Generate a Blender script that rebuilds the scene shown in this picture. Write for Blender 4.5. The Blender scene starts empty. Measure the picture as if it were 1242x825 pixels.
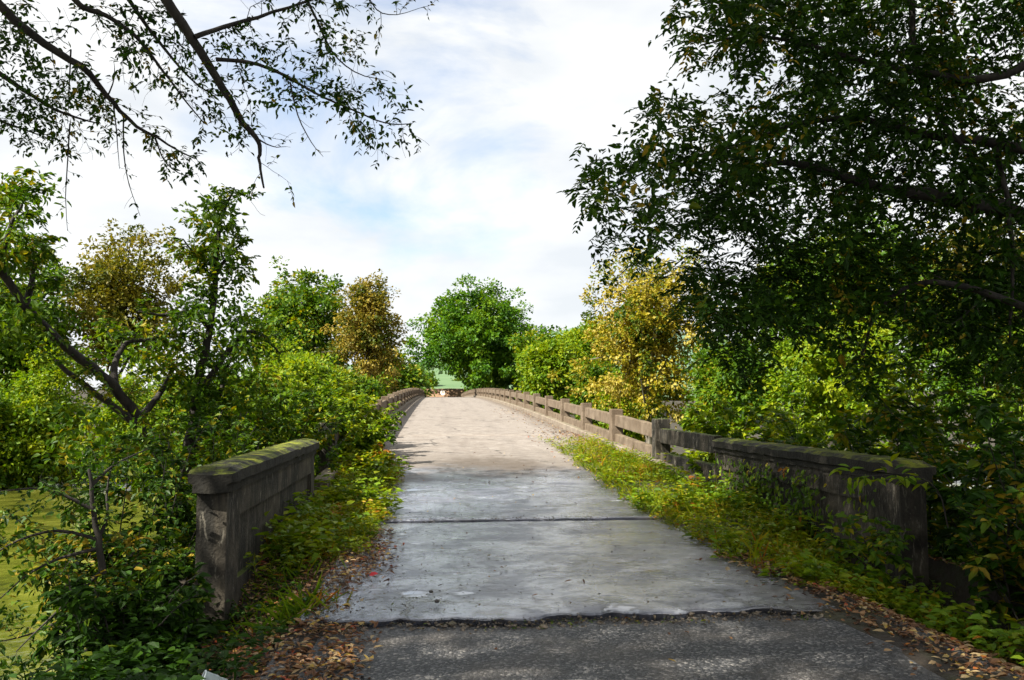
import bpy, bmesh, math, random
import numpy as np
from mathutils import Vector, Matrix

random.seed(11)
RNG = np.random.default_rng(11)
S = bpy.context.scene
COL = S.collection
R = math.radians

# ------------------------------------------------------------------ camera
F = 1000.0; CX, CY = 621.0, 412.5
EYE = Vector((0.0, 0.0, 1.65))
PITCH = math.atan(72.5 / F)
YAW = math.atan(91.0 / math.hypot(F, 72.5))
cd = bpy.data.cameras.new("camera")
cam = bpy.data.objects.new("camera", cd); COL.objects.link(cam)
cam.location = EYE
cam.rotation_euler = (R(90) + PITCH, 0, -YAW)
cd.sensor_width = 36.0
cd.lens = F / 1242.0 * 36.0
cd.clip_start = 0.05; cd.clip_end = 3000
S.camera = cam
CAMM = cam.rotation_euler.to_matrix()

def at(px, py, Y):
    """the point of the place that lies Y metres ahead on the sight line of the photo's pixel"""
    d = CAMM @ Vector(((px - CX) / F, (CY - py) / F, -1.0))
    return EYE + d * (Y / d.y)

# ------------------------------------------------------------------ world, sun, exposure
ELEV = R(43); AZ = math.atan2(-0.86, -0.50)
TO_SUN = Vector((math.sin(AZ) * math.cos(ELEV), math.cos(AZ) * math.cos(ELEV), math.sin(ELEV)))
W = bpy.data.worlds.new("World"); S.world = W; W.use_nodes = True
nt = W.node_tree; nt.nodes.clear()
def N(nt, typ, **kw):
    n = nt.nodes.new(typ)
    for k, v in kw.items():
        if k.startswith("i_"):
            n.inputs[k[2:].replace("_", " ")].default_value = v
        else:
            setattr(n, k, v)
    return n
sky = N(nt, "ShaderNodeTexSky", sky_type='NISHITA', sun_disc=False)
sky.sun_elevation = ELEV; sky.sun_rotation = AZ; sky.air_density = 1.0; sky.dust_density = 0.6; sky.ozone_density = 1.6
SKY_K = 0.078
tc = N(nt, "ShaderNodeTexCoord")
mp = N(nt, "ShaderNodeMapping"); mp.inputs["Scale"].default_value = (1.0, 1.0, 2.6); mp.inputs["Location"].default_value = (0.35, 0.1, 0.3)
nz = N(nt, "ShaderNodeTexNoise"); nz.inputs["Scale"].default_value = 2.3; nz.inputs["Detail"].default_value = 9; nz.inputs["Roughness"].default_value = 0.56
nz.inputs["Distortion"].default_value = 0.5
rp = N(nt, "ShaderNodeValToRGB")
rp.color_ramp.elements[0].position = 0.33; rp.color_ramp.elements[0].color = (0, 0, 0, 1)
rp.color_ramp.elements[1].position = 0.50; rp.color_ramp.elements[1].color = (1, 1, 1, 1)
# a gap of thinner cloud high in the sky above the left trees
gapdir = (at(450, 80, 10) - EYE).normalized()
dot = N(nt, "ShaderNodeVectorMath", operation='DOT_PRODUCT'); dot.inputs[1].default_value = gapdir
gap = N(nt, "ShaderNodeMapRange", interpolation_type='SMOOTHSTEP')
gap.inputs["From Min"].default_value = 0.945; gap.inputs["From Max"].default_value = 1.0
gap.inputs["To Min"].default_value = 0.17; gap.inputs["To Max"].default_value = -0.13
add = N(nt, "ShaderNodeMath", operation='ADD')
sc_ = N(nt, "ShaderNodeVectorMath", operation='SCALE'); sc_.inputs["Scale"].default_value = SKY_K
wh = N(nt, "ShaderNodeTexNoise"); wh.inputs["Scale"].default_value = 5.0; wh.inputs["Detail"].default_value = 6
whr = N(nt, "ShaderNodeValToRGB")
whr.color_ramp.elements[0].color = (0.29, 0.303, 0.316, 1); whr.color_ramp.elements[1].color = (0.36, 0.362, 0.36, 1)
whr.color_ramp.elements[0].position = 0.35; whr.color_ramp.elements[1].position = 0.6
mx = N(nt, "ShaderNodeMix", data_type='RGBA')
cover = N(nt, "ShaderNodeMapRange"); cover.inputs["To Min"].default_value = 0.22; cover.inputs["To Max"].default_value = 0.97
bg = N(nt, "ShaderNodeBackground"); bg.inputs["Strength"].default_value = 1.0
out = N(nt, "ShaderNodeOutputWorld")
L = nt.links.new
L(tc.outputs["Generated"], mp.inputs["Vector"]); L(mp.outputs[0], nz.inputs["Vector"]); L(mp.outputs[0], wh.inputs["Vector"])
L(tc.outputs["Generated"], dot.inputs[0]); L(dot.outputs["Value"], gap.inputs["Value"])
L(nz.outputs["Fac"], add.inputs[0]); L(gap.outputs[0], add.inputs[1]); L(add.outputs[0], rp.inputs[0])
L(rp.outputs[0], cover.inputs["Value"])
L(sky.outputs[0], sc_.inputs[0]); L(wh.outputs["Fac"], whr.inputs[0])
L(cover.outputs[0], mx.inputs["Factor"]); L(sc_.outputs[0], mx.inputs["A"]); L(whr.outputs[0], mx.inputs["B"])
L(mx.outputs["Result"], bg.inputs["Color"]); L(bg.outputs[0], out.inputs["Surface"])

sl = bpy.data.lights.new("sun", 'SUN'); sl.energy = 5.0; sl.angle = R(0.53); sl.color = (1.0, 0.94, 0.83)
so = bpy.data.objects.new("sun", sl); COL.objects.link(so)
so.rotation_euler = TO_SUN.to_track_quat('Z', 'Y').to_euler(); so.location = TO_SUN * 60

S.view_settings.view_transform = 'Standard'; S.view_settings.look = 'None'
S.view_settings.exposure = 1.6; S.view_settings.gamma = 1.0; S.view_settings.use_curve_mapping = False
S.render.engine = 'CYCLES'
cy = S.cycles
cy.max_bounces = 7; cy.diffuse_bounces = 3; cy.glossy_bounces = 3; cy.transmission_bounces = 5; cy.transparent_max_bounces = 8
cy.caustics_reflective = False; cy.caustics_refractive = False
cy.use_denoising = True
try: cy.denoiser = 'OPENIMAGEDENOISE'
except Exception: pass
cy.use_adaptive_sampling = True; cy.adaptive_threshold = 0.02
cy.sample_clamp_indirect = 6.0

# ------------------------------------------------------------------ helpers
def tag(o, label=None, cat=None, group=None, kind=None):
    if label: o["label"] = label
    if cat: o["category"] = cat
    if group: o["group"] = group
    if kind: o["kind"] = kind
    return o

def empty(name, loc, label, cat, group=None):
    o = bpy.data.objects.new(name, None); COL.objects.link(o)
    o.location = loc; o.empty_display_size = 0.3
    return tag(o, label, cat, group)

def mesh_np(name, V, faces, mats, parent=None, rnd=None, fmat=None, smooth=False):
    """faces: list of (n,k) index arrays. Coordinates are world ones; a parent's location is taken off."""
    V = np.asarray(V, dtype=np.float32).reshape(-1, 3)
    if parent is not None:
        V = V - np.array(parent.location, dtype=np.float32)
    me = bpy.data.meshes.new(name)
    faces = [np.asarray(f, dtype=np.int32) for f in faces if len(f)]
    li = np.concatenate([f.ravel() for f in faces])
    lt = np.concatenate([np.full(len(f), f.shape[1], dtype=np.int32) for f in faces])
    ls = np.concatenate([[0], np.cumsum(lt)[:-1]]).astype(np.int32)
    me.vertices.add(len(V)); me.vertices.foreach_set("co", V.ravel())
    me.loops.add(len(li)); me.loops.foreach_set("vertex_index", li)
    me.polygons.add(len(lt)); me.polygons.foreach_set("loop_start", ls)
    me.polygons.foreach_set("use_smooth", np.full(len(lt), bool(smooth)))
    if fmat is not None:
        me.polygons.foreach_set("material_index", np.asarray(fmat, dtype=np.int32))
    if rnd is not None:
        a = me.attributes.new("rnd", 'FLOAT', 'POINT'); a.data.foreach_set("value", np.asarray(rnd, dtype=np.float32))
    for m in (mats if isinstance(mats, (list, tuple)) else [mats]):
        me.materials.append(m)
    me.update(calc_edges=True)
    o = bpy.data.objects.new(name, me); COL.objects.link(o)
    if parent is not None: o.parent = parent
    return o

def obj_bm(name, bm, mat, parent=None, loc=None):
    me = bpy.data.meshes.new(name); bm.to_mesh(me); bm.free()
    for m in (mat if isinstance(mat, (list, tuple)) else [mat]): me.materials.append(m)
    o = bpy.data.objects.new(name, me); COL.objects.link(o)
    if parent is not None: o.parent = parent
    if loc is not None: o.location = loc
    return o

def unit(a):
    return a / np.maximum(np.linalg.norm(a, axis=-1, keepdims=True), 1e-9)

# ---------------------------------------------------------------- noise for shapes (value noise, numpy)
_perm = RNG.random((64, 64, 64))
def vnoise(x, y, z=0.0):
    x, y, z = np.broadcast_arrays(np.asarray(x, float), np.asarray(y, float), np.asarray(z, float))
    xi, yi, zi = np.floor(x).astype(int), np.floor(y).astype(int), np.floor(z).astype(int)
    fx, fy, fz = x - xi, y - yi, z - zi
    fx, fy, fz = [t * t * (3 - 2 * t) for t in (fx, fy, fz)]
    r = 0
    for dx in (0, 1):
        for dy in (0, 1):
            for dz in (0, 1):
                w = (fx if dx else 1 - fx) * (fy if dy else 1 - fy) * (fz if dz else 1 - fz)
                r = r + w * _perm[(xi + dx) % 64, (yi + dy) % 64, (zi + dz) % 64]
    return r
def fbm(x, y, z=0.0, o=4):
    r, a, t = 0, 1.0, 0
    for k in range(o):
        r = r + a * vnoise(np.asarray(x) * 2 ** k + 7.3 * k, np.asarray(y) * 2 ** k + 3.1 * k, z); t += a; a *= 0.5
    return r / t
def sst(a, b, x):
    t = np.clip((np.asarray(x, float) - a) / (b - a), 0, 1); return t * t * (3 - 2 * t)

# ------------------------------------------------------------------ materials
def new_mat(name):
    m = bpy.data.materials.new(name); m.use_nodes = True
    m.node_tree.nodes.clear()
    return m, m.node_tree
def ramp(nt, stops, interp='LINEAR'):
    r = nt.nodes.new("ShaderNodeValToRGB"); cr = r.color_ramp; cr.interpolation = interp
    cr.elements[0].position = stops[0][0]; cr.elements[0].color = (*stops[0][1], 1)
    cr.elements[1].position = stops[-1][0]; cr.elements[1].color = (*stops[-1][1], 1)
    for p, c in stops[1:-1]:
        e = cr.elements.new(p); e.color = (*c, 1)
    return r

def leaf_mat(name, stops, trans=0.40, rough=0.5, spec=0.22, tcol=(1.35, 1.25, 0.55), vary=0.35, vscale=0.8):
    m, nt = new_mat(name); L = nt.links.new
    at_ = N(nt, "ShaderNodeAttribute", attribute_name="rnd")
    geo = N(nt, "ShaderNodeNewGeometry")
    nz = N(nt, "ShaderNodeTexNoise"); nz.inputs["Scale"].default_value = vscale; nz.inputs["Detail"].default_value = 3
    L(geo.outputs["Position"], nz.inputs["Vector"])
    mr = N(nt, "ShaderNodeMapRange"); mr.inputs["From Min"].default_value = 0.3; mr.inputs["From Max"].default_value = 0.7
    mr.inputs["To Min"].default_value = -vary; mr.inputs["To Max"].default_value = vary
    L(nz.outputs["Fac"], mr.inputs["Value"])
    ad = N(nt, "ShaderNodeMath", operation='ADD', use_clamp=True)
    L(at_.outputs["Fac"], ad.inputs[0]); L(mr.outputs[0], ad.inputs[1])
    rp = ramp(nt, stops); L(ad.outputs[0], rp.inputs[0])
    pb = N(nt, "ShaderNodeBsdfPrincipled"); pb.inputs["Roughness"].default_value = rough
    pb.inputs["Specular IOR Level"].default_value = spec
    L(rp.outputs[0], pb.inputs["Base Color"])
    mul = N(nt, "ShaderNodeMix", data_type='RGBA', blend_type='MULTIPLY'); mul.inputs["Factor"].default_value = 1.0
    mul.inputs["B"].default_value = (*tcol, 1)
    L(rp.outputs[0], mul.inputs["A"])
    tr = N(nt, "ShaderNodeBsdfTranslucent"); L(mul.outputs["Result"], tr.inputs["Color"])
    mx = N(nt, "ShaderNodeMixShader"); mx.inputs[0].default_value = trans
    L(pb.outputs[0], mx.inputs[1]); L(tr.outputs[0], mx.inputs[2])
    o = N(nt, "ShaderNodeOutputMaterial"); L(mx.outputs[0], o.inputs["Surface"])
    return m

def bark_mat(name, c0, c1, sc=14.0, moss=0.0):
    m, nt = new_mat(name); L = nt.links.new
    geo = N(nt, "ShaderNodeNewGeometry")
    mp = N(nt, "ShaderNodeMapping"); mp.inputs["Scale"].default_value = (1, 1, 0.25); L(geo.outputs["Position"], mp.inputs["Vector"])
    nz = N(nt, "ShaderNodeTexNoise"); nz.inputs["Scale"].default_value = sc; nz.inputs["Detail"].default_value = 8; nz.inputs["Roughness"].default_value = 0.65
    L(mp.outputs[0], nz.inputs["Vector"])
    rp = ramp(nt, [(0.35, c0), (0.68, c1)]); L(nz.outputs["Fac"], rp.inputs[0])
    pb = N(nt, "ShaderNodeBsdfPrincipled"); pb.inputs["Roughness"].default_value = 0.9
    L(rp.outputs[0], pb.inputs["Base Color"])
    bp = N(nt, "ShaderNodeBump"); bp.inputs["Strength"].default_value = 0.8; bp.inputs["Distance"].default_value = 0.02
    L(nz.outputs["Fac"], bp.inputs["Height"]); L(bp.outputs[0], pb.inputs["Normal"])
    o = N(nt, "ShaderNodeOutputMaterial"); L(pb.outputs[0], o.inputs["Surface"])
    return m

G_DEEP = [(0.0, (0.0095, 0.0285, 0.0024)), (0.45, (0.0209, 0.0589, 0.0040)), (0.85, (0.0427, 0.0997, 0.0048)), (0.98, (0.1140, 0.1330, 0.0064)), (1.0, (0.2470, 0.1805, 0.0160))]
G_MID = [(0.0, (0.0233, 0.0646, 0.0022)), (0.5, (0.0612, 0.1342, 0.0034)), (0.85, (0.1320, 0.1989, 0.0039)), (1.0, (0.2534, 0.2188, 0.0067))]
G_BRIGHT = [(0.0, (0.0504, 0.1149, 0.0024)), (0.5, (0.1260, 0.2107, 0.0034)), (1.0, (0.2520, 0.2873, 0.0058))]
G_EMER = [(0.0, (0.0166, 0.0644, 0.0032)), (0.5, (0.0607, 0.1561, 0.0038)), (1.0, (0.1426, 0.2318, 0.0057))]
G_GOLD = [(0.0, (0.040, 0.085, 0.004)), (0.25, (0.10, 0.135, 0.005)), (0.5, (0.225, 0.20, 0.006)), (0.78, (0.33, 0.26, 0.014)), (1.0, (0.40, 0.34, 0.07))]
G_RUST = [(0.0, (0.052, 0.080, 0.005)), (0.4, (0.125, 0.115, 0.008)), (0.75, (0.25, 0.19, 0.014)), (1.0, (0.32, 0.26, 0.05))]
G_OLIVE = [(0.0, (0.045, 0.070, 0.004)), (0.5, (0.120, 0.120, 0.006)), (1.0, (0.20, 0.165, 0.010))]
G_WEED = [(0.0, (0.0500, 0.1092, 0.0045)), (0.5, (0.1063, 0.1955, 0.0056)), (0.82, (0.1875, 0.2415, 0.0067)), (0.94, (0.3250, 0.2415, 0.0112)), (1.0, (0.3500, 0.1380, 0.0168))]
G_BANK = [(0.0, (0.0688, 0.1323, 0.0034)), (0.45, (0.1750, 0.2300, 0.0039)), (0.8, (0.2500, 0.2415, 0.0056)), (0.95, (0.3500, 0.2300, 0.0084)), (1.0, (0.3125, 0.1150, 0.0112))]
G_LIT = [(0.0, (0.055, 0.026, 0.012)), (0.35, (0.14, 0.062, 0.025)), (0.6, (0.24, 0.13, 0.06)), (0.8, (0.36, 0.27, 0.14)), (0.92, (0.36, 0.24, 0.03)), (1.0, (0.30, 0.06, 0.02))]
M = {}
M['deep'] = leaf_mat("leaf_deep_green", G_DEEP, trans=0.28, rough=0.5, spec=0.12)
M['sap'] = leaf_mat("leaf_sapling", [(0.0, (0.012, 0.040, 0.003)), (0.55, (0.035, 0.090, 0.005)), (0.9, (0.10, 0.16, 0.007)), (1.0, (0.22, 0.17, 0.012))], trans=.35)
M['mid'] = leaf_mat("leaf_mid_green", G_MID)
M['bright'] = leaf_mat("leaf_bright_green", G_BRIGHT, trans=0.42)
M['emer'] = leaf_mat("leaf_emerald", G_EMER, vscale=0.15)
M['gold'] = leaf_mat("leaf_gold", G_GOLD, tcol=(1.2, 1.1, 0.8), vscale=0.45, vary=.75)
M['rust'] = leaf_mat("leaf_rust", G_RUST, tcol=(1.2, 1.1, 0.8), vscale=0.3, vary=.7)
M['olive'] = leaf_mat("leaf_olive", G_OLIVE, tcol=(1.2, 1.1, 0.7), vscale=0.4, vary=.6)
M['weed'] = leaf_mat("leaf_weed", G_WEED, vscale=2.0)
M['bankweed'] = leaf_mat("leaf_bank_weed", G_BANK, vscale=1.6)
M['litter'] = leaf_mat("leaf_litter", G_LIT, trans=0.1, rough=0.5, tcol=(1, 1, 1), vary=0.2, vscale=4)
M['grit'] = leaf_mat("leaf_grit", [(0, (.02, .016, .01)), (.6, (.06, .042, .022)), (.9, (.14, .09, .04)), (1, (.08, .11, .02))], trans=.05, vary=.2, vscale=4)
M['bark'] = bark_mat("bark_dark", (0.009, 0.0075, 0.006), (0.040, 0.033, 0.025))
M['bark_grey'] = bark_mat("bark_grey", (0.07, 0.06, 0.045), (0.22, 0.20, 0.16), 9)

def concrete_mat(name, c_lo, c_hi, moss=0.0, streak=0.5, sc=1.0, stain=(0.016, 0.015, 0.012), mosscol=(0.10, 0.13, 0.012), lichen=0.0):
    m, nt = new_mat(name); L = nt.links.new
    geo = N(nt, "ShaderNodeNewGeometry")
    n1 = N(nt, "ShaderNodeTexNoise"); n1.inputs["Scale"].default_value = 3.0 * sc; n1.inputs["Detail"].default_value = 10; n1.inputs["Roughness"].default_value = 0.62
    L(geo.outputs["Position"], n1.inputs["Vector"])
    r1 = ramp(nt, [(0.32, c_lo), (0.70, c_hi)]); L(n1.outputs["Fac"], r1.inputs[0])
    # run-off streaks, long in z
    mp = N(nt, "ShaderNodeMapping"); mp.inputs["Scale"].default_value = (5, 5, 0.8); L(geo.outputs["Position"], mp.inputs["Vector"])
    n2 = N(nt, "ShaderNodeTexNoise"); n2.inputs["Scale"].default_value = 1.4; n2.inputs["Detail"].default_value = 9; n2.inputs["Roughness"].default_value = 0.68; n2.inputs["Distortion"].default_value = 0.8
    L(mp.outputs[0], n2.inputs["Vector"])
    n3 = N(nt, "ShaderNodeTexNoise"); n3.inputs["Scale"].default_value = 0.9 * sc; n3.inputs["Detail"].default_value = 4
    L(geo.outputs["Position"], n3.inputs["Vector"])
    ad = N(nt, "ShaderNodeMath", operation='ADD'); L(n2.outputs["Fac"], ad.inputs[0]); L(n3.outputs["Fac"], ad.inputs[1])
    mr = N(nt, "ShaderNodeMapRange", interpolation_type='SMOOTHSTEP'); mr.inputs["From Min"].default_value = 0.88; mr.inputs["From Max"].default_value = 1.16
    mr.inputs["To Min"].default_value = 0; mr.inputs["To Max"].default_value = streak
    L(ad.outputs[0], mr.inputs["Value"])
    m1 = N(nt, "ShaderNodeMix", data_type='RGBA'); L(mr.outputs[0], m1.inputs["Factor"]); L(r1.outputs[0], m1.inputs["A"]); m1.inputs["B"].default_value = (*stain, 1)
    col = m1.outputs["Result"]
    if lichen:
        mp4 = N(nt, "ShaderNodeMapping"); mp4.inputs["Scale"].default_value = (16, 16, 4.5); L(geo.outputs["Position"], mp4.inputs["Vector"])
        n5 = N(nt, "ShaderNodeTexNoise"); n5.inputs["Scale"].default_value = 1.0; n5.inputs["Detail"].default_value = 8; n5.inputs["Roughness"].default_value = 0.7; n5.inputs["Distortion"].default_value = 1.0; L(mp4.outputs[0], n5.inputs["Vector"])
        r5 = ramp(nt, [(0.55, (0, 0, 0)), (0.72, (lichen,) * 3)]); L(n5.outputs["Fac"], r5.inputs[0])
        m5 = N(nt, "ShaderNodeMix", data_type='RGBA'); L(r5.outputs[0], m5.inputs["Factor"]); L(col, m5.inputs["A"]); m5.inputs["B"].default_value = (0.26, 0.235, 0.185, 1)
        col = m5.outputs["Result"]
    if moss:
        sx = N(nt, "ShaderNodeSeparateXYZ"); L(geo.outputs["Normal"], sx.inputs[0])
        n4 = N(nt, "ShaderNodeTexNoise"); n4.inputs["Scale"].default_value = 3.2; n4.inputs["Detail"].default_value = 10; n4.inputs["Roughness"].default_value = 0.75; L(geo.outputs["Position"], n4.inputs["Vector"])
        a2 = N(nt, "ShaderNodeMath", operation='MULTIPLY_ADD'); L(sx.outputs["Z"], a2.inputs[0]); a2.inputs[1].default_value = 0.55; L(n4.outputs["Fac"], a2.inputs[2])
        r4 = N(nt, "ShaderNodeMapRange", interpolation_type='SMOOTHSTEP'); r4.inputs["From Min"].default_value = 0.92; r4.inputs["From Max"].default_value = 1.10; r4.inputs["To Max"].default_value = moss
        L(a2.outputs[0], r4.inputs["Value"])
        r6 = ramp(nt, [(0.4, (mosscol[0] * .45, mosscol[1] * .5, mosscol[2] * .6)), (0.6, mosscol), (0.75, (mosscol[0] * 2.1, mosscol[1] * 1.6, mosscol[2] * 2))]); L(n1.outputs["Fac"], r6.inputs[0])
        m2 = N(nt, "ShaderNodeMix", data_type='RGBA'); L(r4.outputs[0], m2.inputs["Factor"]); L(col, m2.inputs["A"]); L(r6.outputs[0], m2.inputs["B"])
        col = m2.outputs["Result"]
    pb = N(nt, "ShaderNodeBsdfPrincipled"); pb.inputs["Roughness"].default_value = 0.88; pb.inputs["Specular IOR Level"].default_value = 0.3
    L(col, pb.inputs["Base Color"])
    n6 = N(nt, "ShaderNodeTexNoise"); n6.inputs["Scale"].default_value = 38; n6.inputs["Detail"].default_value = 6; L(geo.outputs["Position"], n6.inputs["Vector"])
    a6 = N(nt, "ShaderNodeMath", operation='ADD'); L(n6.outputs["Fac"], a6.inputs[0]); L(n1.outputs["Fac"], a6.inputs[1])
    bp = N(nt, "ShaderNodeBump"); bp.inputs["Strength"].default_value = 0.7; bp.inputs["Distance"].default_value = 0.015
    L(a6.outputs[0], bp.inputs["Height"]); L(bp.outputs[0], pb.inputs["Normal"])
    o = N(nt, "ShaderNodeOutputMaterial"); L(pb.outputs[0], o.inputs["Surface"])
    return m
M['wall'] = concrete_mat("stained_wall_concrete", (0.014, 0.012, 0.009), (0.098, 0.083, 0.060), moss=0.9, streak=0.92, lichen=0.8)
M['coping'] = concrete_mat("mossy_coping_concrete", (0.010, 0.009, 0.007), (0.042, 0.038, 0.028), moss=1.0, streak=0.85, mosscol=(0.15, 0.17, 0.010))
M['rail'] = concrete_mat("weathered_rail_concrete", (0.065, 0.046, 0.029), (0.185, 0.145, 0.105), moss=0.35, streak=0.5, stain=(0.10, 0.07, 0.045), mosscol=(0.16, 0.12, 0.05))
M['curb'] = concrete_mat("curb_concrete", (0.11, 0.088, 0.066), (0.235, 0.198, 0.158), moss=0.2, streak=0.3, stain=(0.12, 0.09, 0.06))

def deck_mat():
    m, nt = new_mat("worn_deck_concrete"); L = nt.links.new
    geo = N(nt, "ShaderNodeNewGeometry"); sx = N(nt, "ShaderNodeSeparateXYZ"); L(geo.outputs["Position"], sx.inputs[0])
    def noise(scale, detail=8, rough=0.6, stretch=None, dist=0.0):
        n = N(nt, "ShaderNodeTexNoise"); n.inputs["Scale"].default_value = scale; n.inputs["Detail"].default_value = detail; n.inputs["Roughness"].default_value = rough
        n.inputs["Distortion"].default_value = dist
        if stretch:
            mp = N(nt, "ShaderNodeMapping"); mp.inputs["Scale"].default_value = stretch; L(geo.outputs["Position"], mp.inputs["Vector"]); L(mp.outputs[0], n.inputs["Vector"])
        else: L(geo.outputs["Position"], n.inputs["Vector"])
        return n
    def rng(src, a, b, c, d, sm=True):
        r = N(nt, "ShaderNodeMapRange"); r.interpolation_type = 'SMOOTHSTEP' if sm else 'LINEAR'
        for k, v in zip(("From Min", "From Max", "To Min", "To Max"), (a, b, c, d)): r.inputs[k].default_value = v
        L(src, r.inputs["Value"]); return r.outputs[0]
    def math_(op, a, b, cl=False):
        n = N(nt, "ShaderNodeMath", operation=op, use_clamp=cl)
        for i, v in enumerate((a, b)):
            if isinstance(v, (int, float)): n.inputs[i].default_value = v
            else: L(v, n.inputs[i])
        return n.outputs[0]
    def mix(f, a, b):
        n = N(nt, "ShaderNodeMix", data_type='RGBA')
        if isinstance(f, (int, float)): n.inputs["Factor"].default_value = f
        else: L(f, n.inputs["Factor"])
        for k, v in (("A", a), ("B", b)):
            if isinstance(v, tuple): n.inputs[k].default_value = (*v, 1)
            else: L(v, n.inputs[k])
        return n.outputs["Result"]
    big = noise(0.55, 6); med = noise(3.2, 10, 0.65); fine = noise(60, 5, 0.7); long_ = noise(1.0, 7, 0.6, (1.6, 0.14, 1)); cross = noise(1.0, 6, 0.6, (0.5, 1.3, 1))
    c = ramp(nt, [(0.30, (0.155, 0.132, 0.113)), (0.5, (0.205, 0.180, 0.157)), (0.7, (0.255, 0.230, 0.207))]); L(med.outputs["Fac"], c.inputs[0])
    col = mix(rng(long_.outputs["Fac"], 0.52, 0.75, 0, 0.55), c.outputs[0], (0.125, 0.104, 0.088))
    col = mix(rng(cross.outputs["Fac"], 0.55, 0.72, 0, 0.35), col, (0.13, 0.106, 0.089))
    # edge dirt along both curbs
    xo = math_('ABSOLUTE', math_('SUBTRACT', sx.outputs["X"], 1.35), 0.0)
    ed = math_('ADD', xo, math_('MULTIPLY', med.outputs["Fac"], 1.4))
    col = mix(rng(ed, 3.05, 3.75, 0, 0.75), col, (0.115, 0.09, 0.066))
    # water left on the slabs near the trees
    yy = math_('ADD', sx.outputs["Y"], math_('MULTIPLY', big.outputs["Fac"], -7.0))
    yy = math_('ADD', yy, math_('MULTIPLY', med.outputs["Fac"], -2.0))
    wet = rng(yy, 10.2, 14.0, 1.0, 0.0)
    damp = rng(yy, 12.0, 18.0, 1.0, 0.0)
    col = mix(math_('MULTIPLY', damp, 0.62), col, (0.10, 0.085, 0.070))
    col = mix(math_('MULTIPLY', wet, 0.75), col, (0.088, 0.102, 0.150))  # wet tone; its blue paints the sky's sheen into the base colour
    pits = rng(fine.outputs["Fac"], 0.56, 0.68, 0.0, 0.75)
    col = mix(pits, col, (0.045, 0.04, 0.036))
    vor = N(nt, "ShaderNodeTexVoronoi", feature='DISTANCE_TO_EDGE'); vor.inputs["Scale"].default_value = 0.42
    dn = N(nt, "ShaderNodeVectorMath", operation='MULTIPLY_ADD'); L(med.outputs["Color"], dn.inputs[0]); dn.inputs[1].default_value = (.5, .5, .5); L(geo.outputs["Position"], dn.inputs[2]); L(dn.outputs[0], vor.inputs["Vector"])
    crack = rng(vor.outputs["Distance"], 0.004, 0.014, 0.8, 0.0)
    crack = math_('MULTIPLY', crack, rng(big.outputs["Fac"], .42, .55, 0, 1))
    col = mix(crack, col, (0.03, 0.027, 0.024))
    scale_ = noise(1.0, 9, 0.7, (5.0, 11.0, 1)); flake = rng(scale_.outputs["Fac"], 0.57, 0.66, 0.0, 0.5)
    col = mix(flake, col, (0.065, 0.06, 0.058))
    band = N(nt, "ShaderNodeMath", operation='PINGPONG'); L(sx.outputs["Y"], band.inputs[0]); band.inputs[1].default_value = 4.4
    jl = math_('ADD', band.outputs[0], math_('MULTIPLY', med.outputs["Fac"], .06))
    jline = math_('MULTIPLY', rng(jl, .05, .10, .75, 0), rng(sx.outputs["Y"], 26.5, 27, 0, 1))
    col = mix(jline, col, (0.06, 0.05, 0.042))
    tx = math_('ADD', math_('ABSOLUTE', math_('SUBTRACT', math_('ABSOLUTE', math_('SUBTRACT', sx.outputs["X"], 1.25), 0.0), .78), 0.0), math_('MULTIPLY', med.outputs["Fac"], .5))
    col = mix(rng(tx, .15, .55, .30, 0), col, (0.12, 0.104, 0.092))
    # the brown soaked patch where the wet part ends
    sp = math_('ADD', math_('POWER', math_('MULTIPLY', math_('SUBTRACT', sx.outputs["X"], 1.15), .75), 2.0), math_('POWER', math_('MULTIPLY', math_('SUBTRACT', sx.outputs["Y"], 17.2), .42), 2.0))
    sp = math_('ADD', sp, math_('MULTIPLY', math_('SUBTRACT', med.outputs["Fac"], .5), 2.2))
    soak = rng(sp, .2, 1.5, .75, 0)
    col = mix(soak, col, (0.070, 0.055, 0.042))
    rgt = rng(math_('ADD', sx.outputs["X"], math_('MULTIPLY', big.outputs["Fac"], 1.2)), 2.95, 3.5, 0, 1)
    col = mix(math_('MULTIPLY', math_('MULTIPLY', rgt, wet), .85), col, (0.05, 0.045, 0.038))
    mott = noise(1.9, 9, .72, None, .4); mt_ = rng(mott.outputs["Fac"], .48, .66, 0, .62)
    col = mix(math_('MULTIPLY', mt_, wet), col, (0.070, 0.074, 0.088))
    sp_n = noise(13.0, 4, .6, (1, 1.6, 1)); speck = rng(sp_n.outputs["Fac"], .625, .67, 0, .9)
    col = mix(speck, col, (0.028, 0.025, 0.024))
    glint_n = noise(7.0, 6, .65, (.8, 1.2, 1)); glint_tint = math_('MULTIPLY', rng(glint_n.outputs["Fac"], .585, .66, 0, .75), wet)
    col = mix(glint_tint, col, (0.34, 0.36, 0.40))  # white glints painted as pale flecks in the wet slab's colour
    pud_n = noise(1.0, 7, 0.62, (1.7, 2.2, 1)); pud = rng(pud_n.outputs["Fac"], 0.545, 0.66, 0.0, 1.0)
    pool = rng(cross.outputs["Fac"], 0.40, 0.62, 0.0, 1.0)
    wr = math_('ADD', math_('MULTIPLY', pool, 0.26), math_('MULTIPLY', med.outputs["Fac"], 0.14))
    rough = N(nt, "ShaderNodeMix", data_type='FLOAT'); L(wet, rough.inputs["Factor"]); rough.inputs["A"].default_value = 0.85; L(math_('ADD', wr, 0.10), rough.inputs["B"])
    pb = N(nt, "ShaderNodeBsdfPrincipled"); L(col, pb.inputs["Base Color"]); L(rough.outputs["Result"], pb.inputs["Roughness"])
    L(rng(wet, 0, 1, 0.25, 0.6), pb.inputs["Specular IOR Level"])
    fl_n = noise(1.25, 10, .72, None, .4); film = rng(fl_n.outputs["Fac"], .42, .57, .18, 1.0)
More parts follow.
